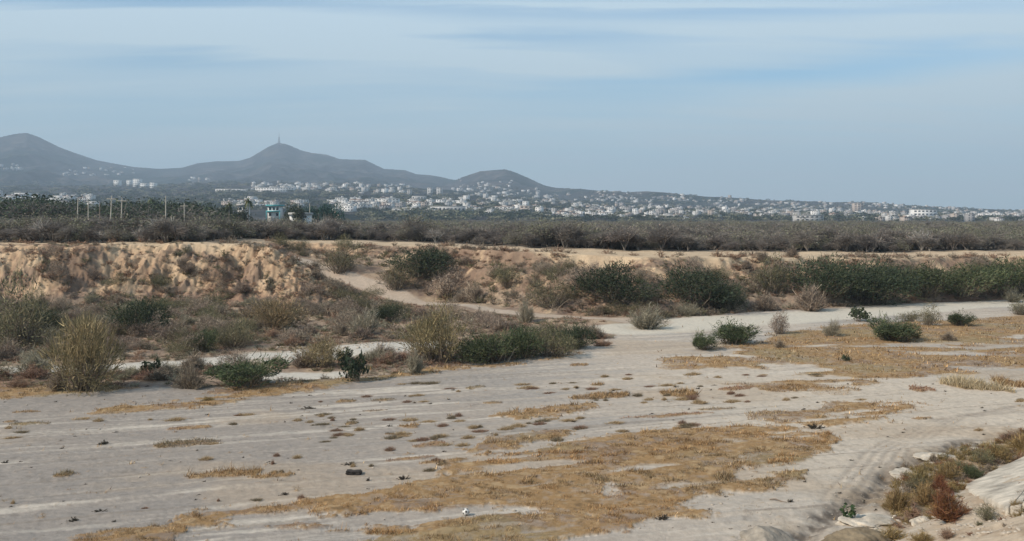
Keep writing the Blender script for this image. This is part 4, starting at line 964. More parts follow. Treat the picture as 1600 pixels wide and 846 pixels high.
# dark scraps
scrap = []
for i in range(5):
    rr_ = np.random.default_rng(500 + i); V, Fc, T = twig_mesh(rr_, 'stem', n=150, hgt=.5, spread=.5, wd=.05, leaves=130, upright=.3, leafsz=.10); T = T * .4
    o = mk('dead_twigs', V, Fc, M_twig, tint=T, link=False); scrap.append(o.data)
def put_scrap(u, v, wpx, hpx, lab, grp):
    X, Y, Zz = hit(u, v); o = bpy.data.objects.new('dead_twigs', scrap[r.integers(0, 5)]); COL.objects.link(o)
    W = wpx * Y / F; o.location = (X, Y, Zz - .02); o.rotation_euler = (0, 0, r.uniform(-.3, .3) + .33); o.scale = (W * 1.0, W * .5, hpx * Y / F * 2.2); return setp(o, lab, 'dead twigs', grp)
for (u, v, a_, b_, lab) in [(690, 727, 26, 9, 'dark heap of dead twigs below the reddish strip'), (545, 727, 36, 5, 'long dark line of twigs above the black slab'), (118, 815, 24, 9, 'dark rounded heap of twigs at lower left'),
        (155, 800, 30, 5, 'dark curved twig line above the rounded heap at lower left'), (162, 695, 18, 12, 'small dark forked stump in the left part of the sand'), (445, 774, 18, 6, 'small dark twig heap above the left end of the big mat'),
        (575, 752, 10, 7, 'tiny dark scrap below the black slab'), (630, 750, 26, 8, 'dark tuft of twigs left of the big grass mat'), (1035, 812, 34, 9, 'dark twigs on the lower tip of the big grass mat'),
        (1272, 670, 40, 10, 'dark brown clump on the top right corner of the big mat'), (1235, 785, 22, 6, 'reddish dark sticks on the sand beside the gully'), (1255, 640, 14, 4, 'small dark scrap above the middle mat'), (485, 639, 38, 5, 'dark stick line on the upper sand'),
        (8, 724, 18, 5, 'dark scrap at the left edge on the lower sand')]:
    put_scrap(u, v, a_, b_, lab, None)
slist = []
for i in range(150):
    u = r.uniform(0, 1560); v = 600 + 230 * r.uniform() ** 1.3
    X, Y = g0(u, v)
    if gmask(np.array([X]), np.array([Y]))[0] > .4 and r.uniform() < .7: continue
    o = put_scrap(u, v, r.uniform(4, 13), r.uniform(2, 4), 'little dark scrap of dead brush lying on the sand', 'dark scraps of dead brush on the sand'); slist.append((o, u, v, 'little dark brush scrap'))
relabel(slist, SMARK, ('above', 'below'))
glist = []; KG = dict(g='small straw tuft', d='small grey-brown tuft', r='small reddish tuft')
for i in range(420):
    u = r.uniform(0, 1600); v = 586 + 225 * r.uniform() ** 1.5
    if i % 3 == 0: u = r.uniform(480, 1300); v = r.uniform(600, 690)
    X, Y, Zz = hit(u, v)
    if gmask(np.array([X]), np.array([Y]))[0] > .5: continue
    if vn(np.array([X * .12]), np.array([Y * .35]), 66)[0] < .45: continue
    ed_ = float(it(u, (0, 622), (250, 612), (520, 600), (700, 580), (900, 558), (1000, 540), (1600, 500)))
    if v < ed_ or v > 800 or (u > 1280 and v > 680): continue
    me, kk = tmesh[r.integers(0, 8)]; o = bpy.data.objects.new('grass_tuft', me); COL.objects.link(o); W = r.uniform(6, 26) * Y / F * (1.0 if v < 700 else .7)
    o.location = (X, Y, Zz - .01); o.rotation_euler = (0, 0, R(19) + r.uniform(-.1, .1)); o.scale = (W, W * r.uniform(.25, .45) + .08, r.uniform(.08, .24))
    setp(o, KG[kk] + ' on the bare sand', 'grass tuft', 'small scattered grass tufts'); glist.append((o, u, v, KG[kk]))
relabel(glist, SMARK, ('above', 'below'))
def boxmesh(sx, sy, sz, bev=.02, jit=0, seed=0, z0=0):
    import bmesh
    bm = bmesh.new(); bmesh.ops.create_cube(bm, size=1)
    for v in bm.verts: v.co = (v.co.x * sx, v.co.y * sy, (v.co.z + .5) * sz + z0)
    if bev: bmesh.ops.bevel(bm, geom=list(bm.edges), offset=bev, segments=2, affect='EDGES')
    if jit:
        bmesh.ops.subdivide_edges(bm, edges=list(bm.edges), cuts=3, use_grid_fill=True); rj = random.Random(seed)
        for v in bm.verts: v.co.x += rj.uniform(-jit, jit); v.co.y += rj.uniform(-jit, jit); v.co.z += rj.uniform(-jit, jit) * .6
    me = bpy.data.meshes.new('box'); bm.to_mesh(me); bm.free(); return me
def obj(name, me, mat, loc=(0, 0, 0), rot=(0, 0, 0), parent=None):
    me.name = name
    for m in (mat if isinstance(mat, (list, tuple)) else [mat]): me.materials.append(m)
    o = bpy.data.objects.new(name, me); COL.objects.link(o); o.location = loc; o.rotation_euler = rot
    if parent: o.parent = parent
    return o
X, Y, Zz = hit(553, 742)
setp(obj('asphalt_chunk', boxmesh(.58, .30, .15, .03, .034, 3), M_dark, (X, Y, Zz - .01), (0, .03, .05)), 'black block-shaped chunk lying flat on the sand left of the big grass mat', 'debris')
# ball
def ball(u, v, rad):
    import bmesh
    X, Y, Zz = hit(u, v); bm = bmesh.new(); bmesh.ops.create_icosphere(bm, subdivisions=4, radius=rad)
    ico = bmesh.new(); bmesh.ops.create_icosphere(ico, subdivisions=1, radius=1); dirs = [q.co.normalized() for q in ico.verts]; ico.free()
    for f in bm.faces:
        c = f.calc_center_median().normalized(); f.material_index = 1 if max(c.dot(d_) for d_ in dirs) > .955 else 0; f.smooth = True
    me = bpy.data.meshes.new('ball'); bm.to_mesh(me); bm.free()
    setp(obj('ball', me, [M_plastic, M_blackp], (X, Y, Zz + rad * .92), (.4, .2, .9)), 'white ball with black patches lying in a sandy gap of the grass mat', 'ball')
ball(728, 806, .12)
# log with a pale end
def log(u, v, ln, rad, rz, lab, mat, endmat):
    X, Y, Zz = hit(u, v); e = empty('log', (X, Y, Zz + rad * .7), rz); rr_ = np.random.default_rng(9)
    k = 9; n = 10; V = []
    for i in range(n):
        t_ = i / (n - 1); r_ = rad * (1 - .3 * t_) * (1 + .1 * rr_.normal())
        for j in range(k):
            an = 6.283 * j / k; V.append(((t_ - .5) * ln, math.cos(an) * r_ * (1 + .08 * rr_.normal()), math.sin(an) * r_ + .04 * math.sin(t_ * 5)))
    f = [(i * k + j, i * k + (j + 1) % k, (i + 1) * k + (j + 1) % k, (i + 1) * k + j) for i in range(n - 1) for j in range(k)]
    mk('bark', np.array(V), np.array(f), mat, e, smooth=True)
    V2 = np.array(V[-k:] + [(ln * .5 + .01, 0, .0)]); f2 = np.array([(j, (j + 1) % k, k) for j in range(k)]); mk('cut_end', V2, f2, endmat, e)
    setp(e, lab, 'log')
log(1258, 700, .75, .08, -.35, 'short grey log with a pale cut end on the right part of the grass mat', M_wood, M_plastic)
log(1215, 784, .55, .03, -.3, 'thin brown stick on the sand left of the dark gully', M_wood, M_wood)
# boulders and slabs at lower right
def bigrock(u, v, sx, sy, sz, lab, mat, seed, name='boulder', cat='boulder', dz=0, rz=0):
    X, Y, Zz = hit(u, v); V, f = rockmesh(np.random.default_rng(seed), 5, (sx, sy, sz), .62 if name != 'boulder' else .38)
    if name != 'boulder': dz -= .05
    V = V * (1 + .075 * fbm(V[:, 0] * 9 + V[:, 2] * 5, V[:, 1] * 9, 6, 4))[:, None]
    o = mk(name, V, f, mat, smooth=True); o.location = (X, Y, Zz + dz); o.rotation_euler = (0, 0, rz); return setp(o, lab, cat)
bigrock(1196, 862, 1.75, 1.3, 1.0, 'broad brown boulder half buried in sand at the bottom edge', M_rock, 21, dz=.12, rz=.2)
bigrock(1335, 856, 2.0, 1.1, .95, 'weathered brown rock rim at the bottom edge in front of the leafy plant', material('mossy_rock', (.20, .155, .10), noise=(2.5, .4), bump=(5, .6, .06)), 24, dz=.05, rz=.15)
bigrock(1468, 716, 1.9, 1.2, .28, 'flat white stone slab between the sand and the tan weeds, the upper one', M_conc, 31, 'stone_slab', 'stone slab', dz=.08, rz=.35)
bigrock(1425, 742, 1.5, 1.4, .30, 'flat white stone slab beside the gully, the lower one', M_conc, 32, 'stone_slab', 'stone slab', dz=.06, rz=.5)
bigrock(1345, 815, 1.9, 1.5, .36, 'smooth white rounded slab in the ditch behind the leafy plant', M_conc, 33, 'stone_slab', 'stone slab', dz=.04, rz=.1)
bigrock(1440, 817, .7, .5, .35, 'white angular block on the slope left of the rust-red bush', M_conc, 35, 'stone_block', 'stone block', dz=.08, rz=.4)
# pale concrete sheet on the abutment slope
def slab_sheet():
    out_uv = [(1508, 760), (1545, 742), (1600, 716), (1700, 668), (1800, 690), (1760, 790), (1690, 830), (1640, 822), (1600, 800), (1572, 806), (1550, 790), (1532, 782), (1520, 772)]
    pts = [hit(u, v) for u, v in out_uv]; px_ = np.array(pts)
    # dense outline
    dense = []
    for i in range(len(px_)):
        p, q = px_[i], px_[(i + 1) % len(px_)]
        for t_ in np.linspace(0, 1, 9)[:-1]:
            c_ = p + (q - p) * t_; jit = .05 if i not in (0, 1, 2) else .015
            dense.append((c_[0] + random.uniform(-jit, jit), c_[1] + random.uniform(-jit, jit)))
    dense = np.array(dense)
    # plane fit
    A = np.c_[px_[:, :2], np.ones(len(px_))]; k, *_ = np.linalg.lstsq(A, px_[:, 2], rcond=None)
    zf = lambda q: q[:, 0] * k[0] + q[:, 1] * k[1] + k[2] + .10
    n = len(dense); c = dense.mean(0); rings = [dense]
    V = []; 
    for s_ in (1, .985): V.append(np.c_[c + (dense - c) * s_, zf(c + (dense - c) * s_) + (0 if s_ == 1 else .03)])
    for s_ in (.7, .4): q = c + (dense - c) * s_; V.append(np.c_[q, zf(q) + .03 + .03 * fbm(q[:, 0] * .8, q[:, 1] * .8, 8, 3)])
    low = np.c_[dense, zf(dense) - .25]; V.insert(0, low)
    VV_ = np.concatenate(V + [np.array([[c[0], c[1], zf(c[None])[0] + .03]])])
    f = [(a_ * n + i, a_ * n + (i + 1) % n, (a_ + 1) * n + (i + 1) % n, (a_ + 1) * n + i) for a_ in range(4) for i in range(n)]
    f3 = [(4 * n + i, 4 * n + (i + 1) % n, 5 * n) for i in range(n)]
    o = mk('concrete_apron', VV_, [np.array(f), np.array(f3)], M_conc)
    setp(o, 'pale smooth concrete sheet with a broken end on the slope at lower right', 'concrete slab')
slab_sheet()

# ------------------------------------------------------------------ woodland on the terrace
def tree_mesh(r, kind, bark, n_l=700, n_t=420, leafsz=.06, wdt=.012, tr=.022, nst=4, flat=.75):
    """unit tree 1 high, ~1 wide: trunk+limbs, crown"""
    nst = nst; P0, P1, R0, R1 = [], [], [], []; tips = []
    for s in range(nst):
        an = r.uniform(0, 6.28); b0 = np.array([r.normal() * .04, r.normal() * .04, -.03]); m = np.array([math.cos(an) * .14, math.sin(an) * .14, .32 + r.uniform(-.08, .1)])
        P0.append(b0); P1.append(m); R0.append(tr); R1.append(tr * .6)
        for j in range(4):
            a2 = an + r.normal() * 1.0; e_ = m + np.array([math.cos(a2) * r.uniform(.12, .3), math.sin(a2) * r.uniform(.12, .3), r.uniform(.16, .45)])
            P0.append(m); P1.append(e_); R0.append(tr * .55); R1.append(tr * .2); tips.append((m, e_))
    V, f = tubes(np.array(P0), np.array(P1), np.array(R0), np.array(R1), 5); TR = (V, [f], shade(len(P0), PAL[bark], r, 10, .12))
    lb = lobes(r, 8, flat); lb = [(a * 1.0, b_ * 1.0, c * 1.0 + (.12 if kind in ('deep', 'teal') else .0), d_ * .95, e_ * .95) for a, b_, c, d_, e_ in lb]
    c, d = crown_pts(r, n_l, lb, .4); V, q = leaf_quads(c, unit(r.normal(size=c.shape)), leafsz * r.uniform(.6, 1.4, len(c)), leafsz * .55, r); T = shade(len(c), PAL[kind], r)
    ti = r.integers(0, len(tips), n_t); t0 = np.array([q_[0] + (q_[1] - q_[0]) * .5 for q_ in tips])[ti]; c2, d2 = crown_pts(r, n_t * 2, lb, .3); c2 = c2[:n_t]; t0 = t0[:len(c2)]
    t0 = t0 + (c2 - t0) * r.uniform(.1, .6, (len(c2), 1))
    V2, q2, t2_ = strands(t0, c2, wdt, r, .08); off = len(V)
    return TR, (np.concatenate([V, V2]), [q, q2 + off, t2_ + off], np.concatenate([T, shade(len(c2), PAL[bark] if kind != 'green' else PAL['stem'], r, 5)]))
PAL['scrubgrey'] = [(.29, .225, .18), (.24, .18, .15), (.33, .26, .21), (.27, .225, .165)]; PAL['scrubgreen'] = [(.18, .175, .11), (.205, .195, .12), (.15, .155, .095), (.21, .185, .13)]; PAL['deep'] = [(.04, .055, .03), (.055, .07, .035), (.03, .04, .025)]
TP = {}
def proto_tree(key, kind, bark, seed, **k):
    TR, CR = tree_mesh(np.random.default_rng(seed), kind, bark, **k); e = empty('tree')
    a_ = mk('trunk', TR[0], TR[1], M_twig, e, TR[2]); b_ = mk('crown', CR[0], CR[1], M_leaf, e, CR[2]); KIDS[e.name] = [a_, b_]; TP.setdefault(key, []).append(e)
for i in range(4): proto_tree('bare', 'scrubgrey', 'bark', 600 + i, n_l=260, n_t=1300, leafsz=.035, wdt=.010)
for i in range(3): proto_tree('green', 'scrubgreen', 'bark', 610 + i, n_l=1900, n_t=600, leafsz=.04)
for i in range(2): proto_tree('pale', 'scrubgrey', 'palebark', 620 + i, n_l=160, n_t=500, tr=.03)
for i in range(3): proto_tree('deep', 'deep', 'bark', 630 + i, n_l=2200, n_t=150, nst=2, leafsz=.07)
proto_tree('teal', 'teal', 'bark', 640, n_l=3200, n_t=80, nst=2, leafsz=.06, flat=1.0)
def palm_proto():
    r = np.random.default_rng(650); e = empty('palm_tree')
    V, f = tubes(np.array([[0, 0, 0], [.01, 0, .4]]), np.array([[.01, 0, .4], [.0, .01, .85]]), np.array([.03, .024]), np.array([.024, .02]), 7); a_ = mk('trunk', V, f, M_twig, e, shade(2, PAL['bark'], r, 14, .05))
    n = 26; VV_, FF_, TT_ = [], [], []; off = 0
    for i in range(n):
        an = r.uniform(0, 6.28); up_ = r.uniform(-.5, 1.1); ln = r.uniform(.18, .26); pts = []
        for j in range(5):
            t_ = j / 4; pts.append(np.array([math.cos(an) * ln * t_, math.sin(an) * ln * t_, .85 + ln * (up_ * t_ - .9 * t_ * t_)]))
        sd_ = np.array([-math.sin(an), math.cos(an), 0]) * .03
        for j in range(5): VV_ += [pts[j] - sd_ * math.sin(.3 + j * .7), pts[j] + sd_ * math.sin(.3 + j * .7)]
        FF_ += [(off + 2 * j, off + 2 * j + 1, off + 2 * j + 3, off + 2 * j + 2) for j in range(4)]; off += 10
    b_ = mk('crown', np.array(VV_), np.array(FF_), M_leaf, e, shade(n, PAL['green'], r, 10)); KIDS[e.name] = [a_, b_]; TP['palm'] = [e]
palm_proto()
def put_tree(key, X, Y, Zz, wd, ht, lab, grp, cat='tree', rz=None):
    src = TP[key][random.randrange(len(TP[key]))]; rz = random.uniform(0, 6.28) if rz is None else rz
    scv = (wd, wd, ht)
    if src.name in used: o = dup(src, (X, Y, Zz), rz, scv)
    else: used.add(src.name); o = src; o.location = (X, Y, Zz); o.rotation_euler = (0, 0, rz); o.scale = scv
    if 'group' in o: del o['group']
    return setp(o, lab, cat, grp)
def topz(X, Y):
    return float(terr(np.array([X]), np.array([min(Y, 219.0)]))[0][0]) if Y < 220 else 5.0
def front_y(u): return float(it(u, (-100, 123), (300, 123), (440, 150), (600, 161), (700, 152), (840, 138), (1000, 136), (1200, 143), (1400, 149), (1600, 157), (1800, 160)))
def wzone(u):
    for lim, t_ in ((110, 'at the far left of the wood above the cliff'), (300, 'in the wood behind the row of pale poles'), (430, 'in the wood between the poles and the teal house'), (560, 'in the wood below the masted hill'), (700, 'in the wood between the masted hill and the small hill'),
                    (860, 'in the wood below the small right-hand hill'), (1050, 'in the wood right of the small hill'), (1250, 'in the wood above the large dark green shrub'), (1430, 'in the wood above the dark green thicket')):
        if u < lim: return t_
    return 'in the wood near the right edge'
r = np.random.default_rng(88); tn = 0; tlist = []
KT = dict(bare='leafless grey-brown tree', green='dull green small-leaved tree', pale='pale-stemmed leafless tree')
for i in range(262):
    u = -30 + 1660 * (i + r.uniform(-.4, .4)) / 262; row = i % 3
    Y = front_y(u) + (.5, 4.5, 10)[row] + r.uniform(-1, 2.2); X = (u - U0) / F * Y
    key = 'pale' if (r.uniform() < .06) else ('green' if r.uniform() < (.18 + .12 * row) else 'bare')
    ht = r.uniform(1.5, 3.5) * (1 + .12 * row) * (.7 + .6 * vn(np.array([u * .02]), np.array([1.]), 29)[0]) + (1.2 if r.uniform() < .05 else 0); wd = ht * r.uniform(1.0, 1.55)
    if row == 0 and r.uniform() < .25: continue
    o = put_tree(key, X, Y, topz(X, Y) - .1, wd, ht, KT[key] + ' ' + wzone(u), KT[key] + 's ' + wzone(u)); tlist.append((o, u, 360, ('front-row ', 'second-row ', 'back-row ')[row] + KT[key]))
relabel([q for q in tlist], TMARK, ('above', 'below'), .3)
lowt = {}
for kk, pal, bk in (('bare', 'scrubgrey', 'bark'), ('green', 'scrubgreen', 'bark'), ('deep', 'deep', 'bark')):
    lst = []
    for j in range(4):
        TR, CR = tree_mesh(np.random.default_rng(700 + j), pal, bk, n_l=(60 if kk == 'bare' else 260), n_t=(330 if kk == 'bare' else 140), leafsz=(.05 if kk == 'bare' else .07), wdt=.018, nst=3)
        o_ = len(TR[0]); lst.append((np.concatenate([TR[0], CR[0]]), TR[1] + [q + o_ for q in CR[1]], np.concatenate([TR[2], CR[2]])))
    lowt[kk] = lst
spec = []
for i in range(6000):
    u = r.uniform(-140, 1740) if i < 5200 else r.uniform(-140, 380); t_ = r.uniform(); Y = front_y(u) + 8 + 620 * t_ ** 2.0; X = (u - U0) / F * Y
    g_ = vn(np.array([X * .02]), np.array([Y * .02]), 9)[0]
    key = 'green' if r.uniform() < (.30 + .5 * (g_ > .55) + .25 * t_) else 'bare'
    pn = vn(np.array([u * .018]), np.array([Y * .02]), 19)[0]
    if pn > .80 and Y < front_y(u) + 60: continue
    far_ = min(1, (Y - front_y(u)) / 200)
    ht = r.uniform(1.8, 3.5) * (.75 + .5 * pn) + .9 * far_ + (.5 if u < 560 else 0) + (r.uniform(.6, 1.6) if r.uniform() < .06 else 0); 
    if i >= 5200: key = 'deep'; Y = r.uniform(235, 400); X = (u - U0) / F * Y; ht = (4.5 + 6.8 * vn(np.array([u * .035]), np.array([3.]), 5)[0] + r.uniform(-1, 1.2)) * (1 - .25 * (u > 340))
    ht = ht if i >= 5200 else min(ht, 4.6 + (H - V0 * 0 + 0) * 0 + (.0 if u < 420 else (.25 if u < 900 else -.25)))
    spec.append((lowt[key][i % 4], X, Y, topz(X, Y) - .15, r.uniform(0, 6.28), ht * r.uniform(1.0, 1.6), ht))
merged('woodland', spec, M_leaf, 'far scrub woodland massed behind the front trees on the terrace', 'woodland')
# distinct darker trees at the left, by where their tops show
r = np.random.default_rng(91)
DT = [(8, 308, 30), (30, 312, 36), (55, 318, 30), (95, 322, 44), (112, 310, 26), (140, 326, 40), (165, 318, 36), (200, 314, 44), (224, 310, 36), (240, 306, 34), (262, 309, 32), (285, 314, 36), (308, 312, 30), (330, 318, 34), (352, 316, 26),
      (375, 324, 30), (452, 317, 28), (470, 318, 24), (490, 322, 26), (70, 328, 40), (180, 330, 44), (255, 328, 44), (300, 330, 40)]
DL = ['first', 'second', 'third', 'fourth', 'fifth', 'sixth', 'seventh', 'eighth', 'ninth', 'tenth', 'eleventh', 'twelfth', 'thirteenth', 'fourteenth', 'fifteenth', 'sixteenth', 'seventeenth', 'eighteenth', 'nineteenth', 'twentieth', 'twenty-first', 'twenty-second', 'twenty-third']
order = sorted(range(len(DT)), key=lambda i: DT[i][0]); rank = {i: k for k, i in enumerate(order)}
for i, (u, vt, wp) in enumerate(DT):
    Y = r.uniform(255, 330); X = (u - U0) / F * Y; zt_ = H + (V0 - vt) / F * Y; ht = zt_ - 5.4
    put_tree('deep', X, Y, 5.4, wp * Y / F * 1.05, ht, 'dark green tree rising over the left wood, %s from the left' % DL[rank[i]], 'tall dark trees over the left wood')
Y = 300; X = (515 - U0) / F * Y
put_tree('teal', X, Y, 5.4, 40 * Y / F * 1.05, H + (V0 - 317) / F * Y - 5.4, 'rounded blue-green tree right of the teal and white house', None)
Y = 305; X = (484 - U0) / F * Y
put_tree('teal', X, Y, 5.4, 26 * Y / F, H + (V0 - 322) / F * Y - 5.4, 'smaller blue-green tree touching the rounded blue-green one', None)
for (u, vt, d_, lab) in [(388, 306, 280, 'small palm at the left of the teal and white house'), (18, 308, 300, 'palm above the wood near the left edge'), (236, 305, 290, 'palm over the wood left of the last pale pole'), (358, 313, 290, 'palm left of the white house in the wood')]:
    X = (u - U0) / F * d_; ht = (H + (V0 - vt) / F * d_ - 5.4) / .98; put_tree('palm', X, d_, 5.4, ht * .62, ht, lab, 'palms in the left wood', 'palm')

# ------------------------------------------------------------------ pale poles
def pole(u, vt, Y, lab, lean=0, cross=False, mat=None):
    X = (u - U0) / F * Y; zt_ = H + (V0 - vt) / F * Y; e = empty('utility_pole', (X, Y, 5.2)); e.rotation_euler = (0, lean, 0)
    V, f = tubes(np.array([[0, 0, 0], [0, 0, (zt_ - 5.2) * .5]]), np.array([[0, 0, (zt_ - 5.2) * .5], [0, 0, zt_ - 5.2]]), np.array([.12, .11]), np.array([.11, .09]), 8); mk('post', V, f, mat or M_pole, e, smooth=True)
    h_ = zt_ - 5.2; V, f = tubes(np.array([[0, 0, h_]]), np.array([[0, 0, h_ + .12]]), .14, .06, 8); mk('cap', V, f, M_steel, e)
    if cross:
        obj('crossarm', boxmesh(1.8, .14, .14, .02), M_pole, (0, -.12, h_ - .7), (0, 0, 0), e)
    setp(e, lab, 'pole', 'pale poles in the left wood')
pole(120, 310, 195, 'pale pole at the left end of the row in the left wood', .03)
pole(138, 314, 195, 'slim pale pole, second of the row in the left wood')
pole(156, 316, 198, 'brownish pole, third of the row in the left wood', 0, False, M_wood)
pole(171, 306, 190, 'leaning pale pole with crossarm, fourth of the row', .05, True)
pole(188, 309, 185, 'leaning pale pole with crossarm, fifth of the row', .04, True)
pole(259, 306, 190, 'tall lone pale pole right of the row')
pole(288, 318, 230, 'thin grey pole further right with little crossarm', 0, True)
pole(466, 318, 270, 'pale pole in front of the dark trees right of the teal house')
pole(484, 318, 270, 'pale pole nearest the rounded blue-green tree')

# ------------------------------------------------------------------ buildings
class MB:
    def __init__(s): s.V = []; s.F = []; s.m = []
    def box(s, x0, x1, y0, y1, z0, z1, m=0):
        o = len(s.V); s.V += [(x, y, z) for x in (x0, x1) for y in (y0, y1) for z in (z0, z1)]
        for f in ((0, 1, 3, 2), (4, 6, 7, 5), (0, 4, 5, 1), (2, 3, 7, 6), (0, 2, 6, 4), (1, 5, 7, 3)): s.F.append([o + i for i in f]); s.m.append(m)
    def out(s, name, mats, parent=None, link=True): return mk(name, np.array(s.V), np.array(s.F), mats, parent, midx=s.m, link=link)
def house_mb(W, D, Hh, floors, seed, roof='flat'):
    r_ = random.Random(seed); b_ = MB(); b_.box(-W / 2, W / 2, -D / 2, D / 2, -4, Hh, 0)
    b_.box(-W / 2 - .15, W / 2 + .15, -D / 2 - .15, D / 2 + .15, Hh, Hh + .35, 0)
    if roof == 'clay': b_.box(-W / 2 - .4, W / 2 + .4, -D / 2 - .4, D / 2 + .4, Hh + .35, Hh + .8, 2)
    else: b_.box(-W / 2 + .3, W / 2 - .3, -D / 2 + .3, D / 2 - .3, Hh + .35, Hh + .45, 2)
    if r_.random() < .6: q = r_.uniform(-W * .3, W * .2); b_.box(q, q + W * .22, -D * .2, D * .25, Hh + .45, Hh + 2.4, 0)
    fh = Hh / floors; nw = max(2, int(W / 3.4))
    for f in range(floors):
        for i in range(nw):
            cx = -W / 2 + W * (i + .5) / nw; b_.box(cx - .8, cx + .8, -D / 2 - .06, -D / 2 + .1, f * fh + fh * .3, f * fh + fh * .78, 1)
    return b_
HM = []
rr_ = random.Random(3)
for i in range(14):
    fl_ = rr_.choice([1, 1, 2, 2, 3]); b_ = house_mb(rr_.uniform(9, 20), rr_.uniform(8, 14), 3.2 * fl_, fl_, i, 'clay' if i % 5 == 4 else 'flat')
    HM.append(b_)
HME = [[b_.out('house', [wl, M_win, (M_clay if i % 5 == 4 else M_flat)], link=False).data for wl in WALLS] for i, b_ in enumerate(HM)]
# landmark buildings with parts
def landmark(u, v, wpx, hpx, floors, lab, mat, name='building', cat='building', roofm=None, depth=14, Ydist=None, group=None):
    if Ydist: Y = Ydist; X = (u - U0) / F * Y; Zz = H - (v - V0) / F * Y
    else: X, Y, Zz = hit(u, v, far=True)
    W = wpx * Y / F; Hh = hpx * Y / F; e = empty(name, (X, Y, Zz))
    b_ = MB(); b_.box(-W / 2, W / 2, -depth / 2, depth / 2, -6, Hh, 0); b_.out('wall', [mat], e)
    b_ = MB(); b_.box(-W / 2 - .3, W / 2 + .3, -depth / 2 - .3, depth / 2 + .3, Hh, Hh + .6, 0); b_.out('roof', [roofm or M_flat], e)
    fh = Hh / floors; nw = max(2, min(14, int(W / 5)))
    for f in range(floors):
        for i in range(nw):
            cx = -W / 2 + W * (i + .5) / nw; ww = W / nw * .28
            b_ = MB(); b_.box(-ww, ww, -.12, .12, 0, fh * .42, 0); k = b_.out('window', [M_win], e); k.location = (cx, -depth / 2 - .05, f * fh + fh * .3)
    return setp(e, lab, cat, group)
HX = [(184, 291, 10, 9, 3, 'white hotel block at the left end of the cluster on the hillside'), (203, 290, 8, 8, 3, 'second white block of the hillside cluster, beside the tallest'), (215, 292, 12, 12, 4, 'tallest white block in the middle of the hillside cluster'),
      (226, 293, 12, 6, 2, 'low white block right of the tallest one on the hillside'), (240, 294, 9, 8, 2, 'white block at the right end of the hillside cluster')]
for (u, v, w_, h_, fl_, lab) in HX: landmark(u, v, w_, h_, fl_, lab, M_white, 'hotel', 'hotel', group='hotel blocks on the hillside')
for (u, v, w_, h_, fl_, mi, lab) in [(605, 321, 38, 10, 3, 3, 'long white building at the foot of the masted hill, widest of the town'), (672, 306, 8, 12, 5, 0, 'left one of two pale towers between the two hills'), (687, 306, 9, 12, 5, 0, 'right one of two pale towers between the two hills'),
        (640, 306, 7, 9, 4, 1, 'small grey tower left of the two pale towers'), (822, 334, 20, 12, 3, 2, 'blocky beige building below the small right-hand hill'), (1442, 342, 36, 14, 3, 3, 'large pale box building on the right of the town'),
        (1340, 333, 15, 15, 5, 2, 'pinkish tower in the right half of the town'), (700, 331, 54, 8, 1, 0, 'long low pale warehouse in front of the town, right of the wide white building'), (560, 327, 40, 7, 2, 3, 'low bright white row left of the wide white building'),
        (430, 300, 60, 6, 2, 3, 'long low white building at the foot of the masted hill'), (36, 308, 22, 6, 1, 3, 'bright white flat building near the left edge'), (1262, 346, 44, 9, 2, 1, 'broad grey-white building in the town above the green thicket'),
        (655, 312, 22, 5, 1, 0, 'flat white roofed hall right of the wide white building'), (370, 299, 64, 3, 1, 3, 'very low white line of building left of the masted hill foot')]:
    landmark(u, v, w_, h_, fl_, lab, WALLS[mi])
# town houses
r = np.random.default_rng(123); cand = []
def add_h(n, u0, u1, v0, v1, bright=.6, size=1.0, power=1.0):
    for _ in range(n): cand.append((r.uniform(u0, u1), v0 + (v1 - v0) * r.uniform() ** power, bright, size))
add_h(70, 395, 500, 287, 300, .9); add_h(60, 500, 640, 288, 303, .6); add_h(60, -30, 150, 307, 324, .9, 1.1); add_h(26, 345, 480, 314, 326, .8); add_h(14, 0, 35, 260, 267, .5); add_h(28, 90, 210, 262, 275, .5, .9); add_h(12, 280, 330, 276, 290, .5)
add_h(110, 520, 700, 314, 332, .8, 1.0); add_h(110, 700, 860, 295, 334, .6); add_h(30, 715, 800, 282, 300, .4, .8); add_h(620, 850, 1210, 300, 341, .18, .72, .75); add_h(700, 1190, 1620, 317, 346, .18, .72, .85); add_h(40, 1500, 1640, 336, 348, .4, .8); add_h(60, 860, 1300, 325, 343, .6, .8)
hs = []
for (u, v, br, sz) in cand:
    X, Y, Zz = hit(u, v, far=True)
    if Y > 7000: continue
    if u > 850 and vn(np.array([X / 90.]), np.array([Y / 160.]), 44)[0] < .38: continue
    i = int(r.integers(0, 14)); k = 3 if r.uniform() < br * .33 else (0 if r.uniform() < br else int(r.integers(1, 5)))
    hs.append((1 / Y * sz * HM[i].V[4][0], X, Y, Zz, i, k, r.uniform(-.5, .5), u, sz * r.uniform(.5, 1.15)))
hs.sort(key=lambda q: -q[0])
def tz(u):
    for lim, t_ in ((160, 'at the far left below the left mountain'), (350, 'on the slope between the two mountains'), (520, 'at the foot of the masted hill'), (700, 'between the masted hill and the small hill'), (860, 'around the foot of the small hill'),
                    (1050, 'just right of the small hill'), (1300, 'in the middle of the right-hand town'), (1500, 'in the right-hand town by the large box building')):
        if u < lim: return t_
    return 'in the town near the right edge'
WN = ['off-white', 'greyish', 'tan', 'white', 'grey']
hlist = []
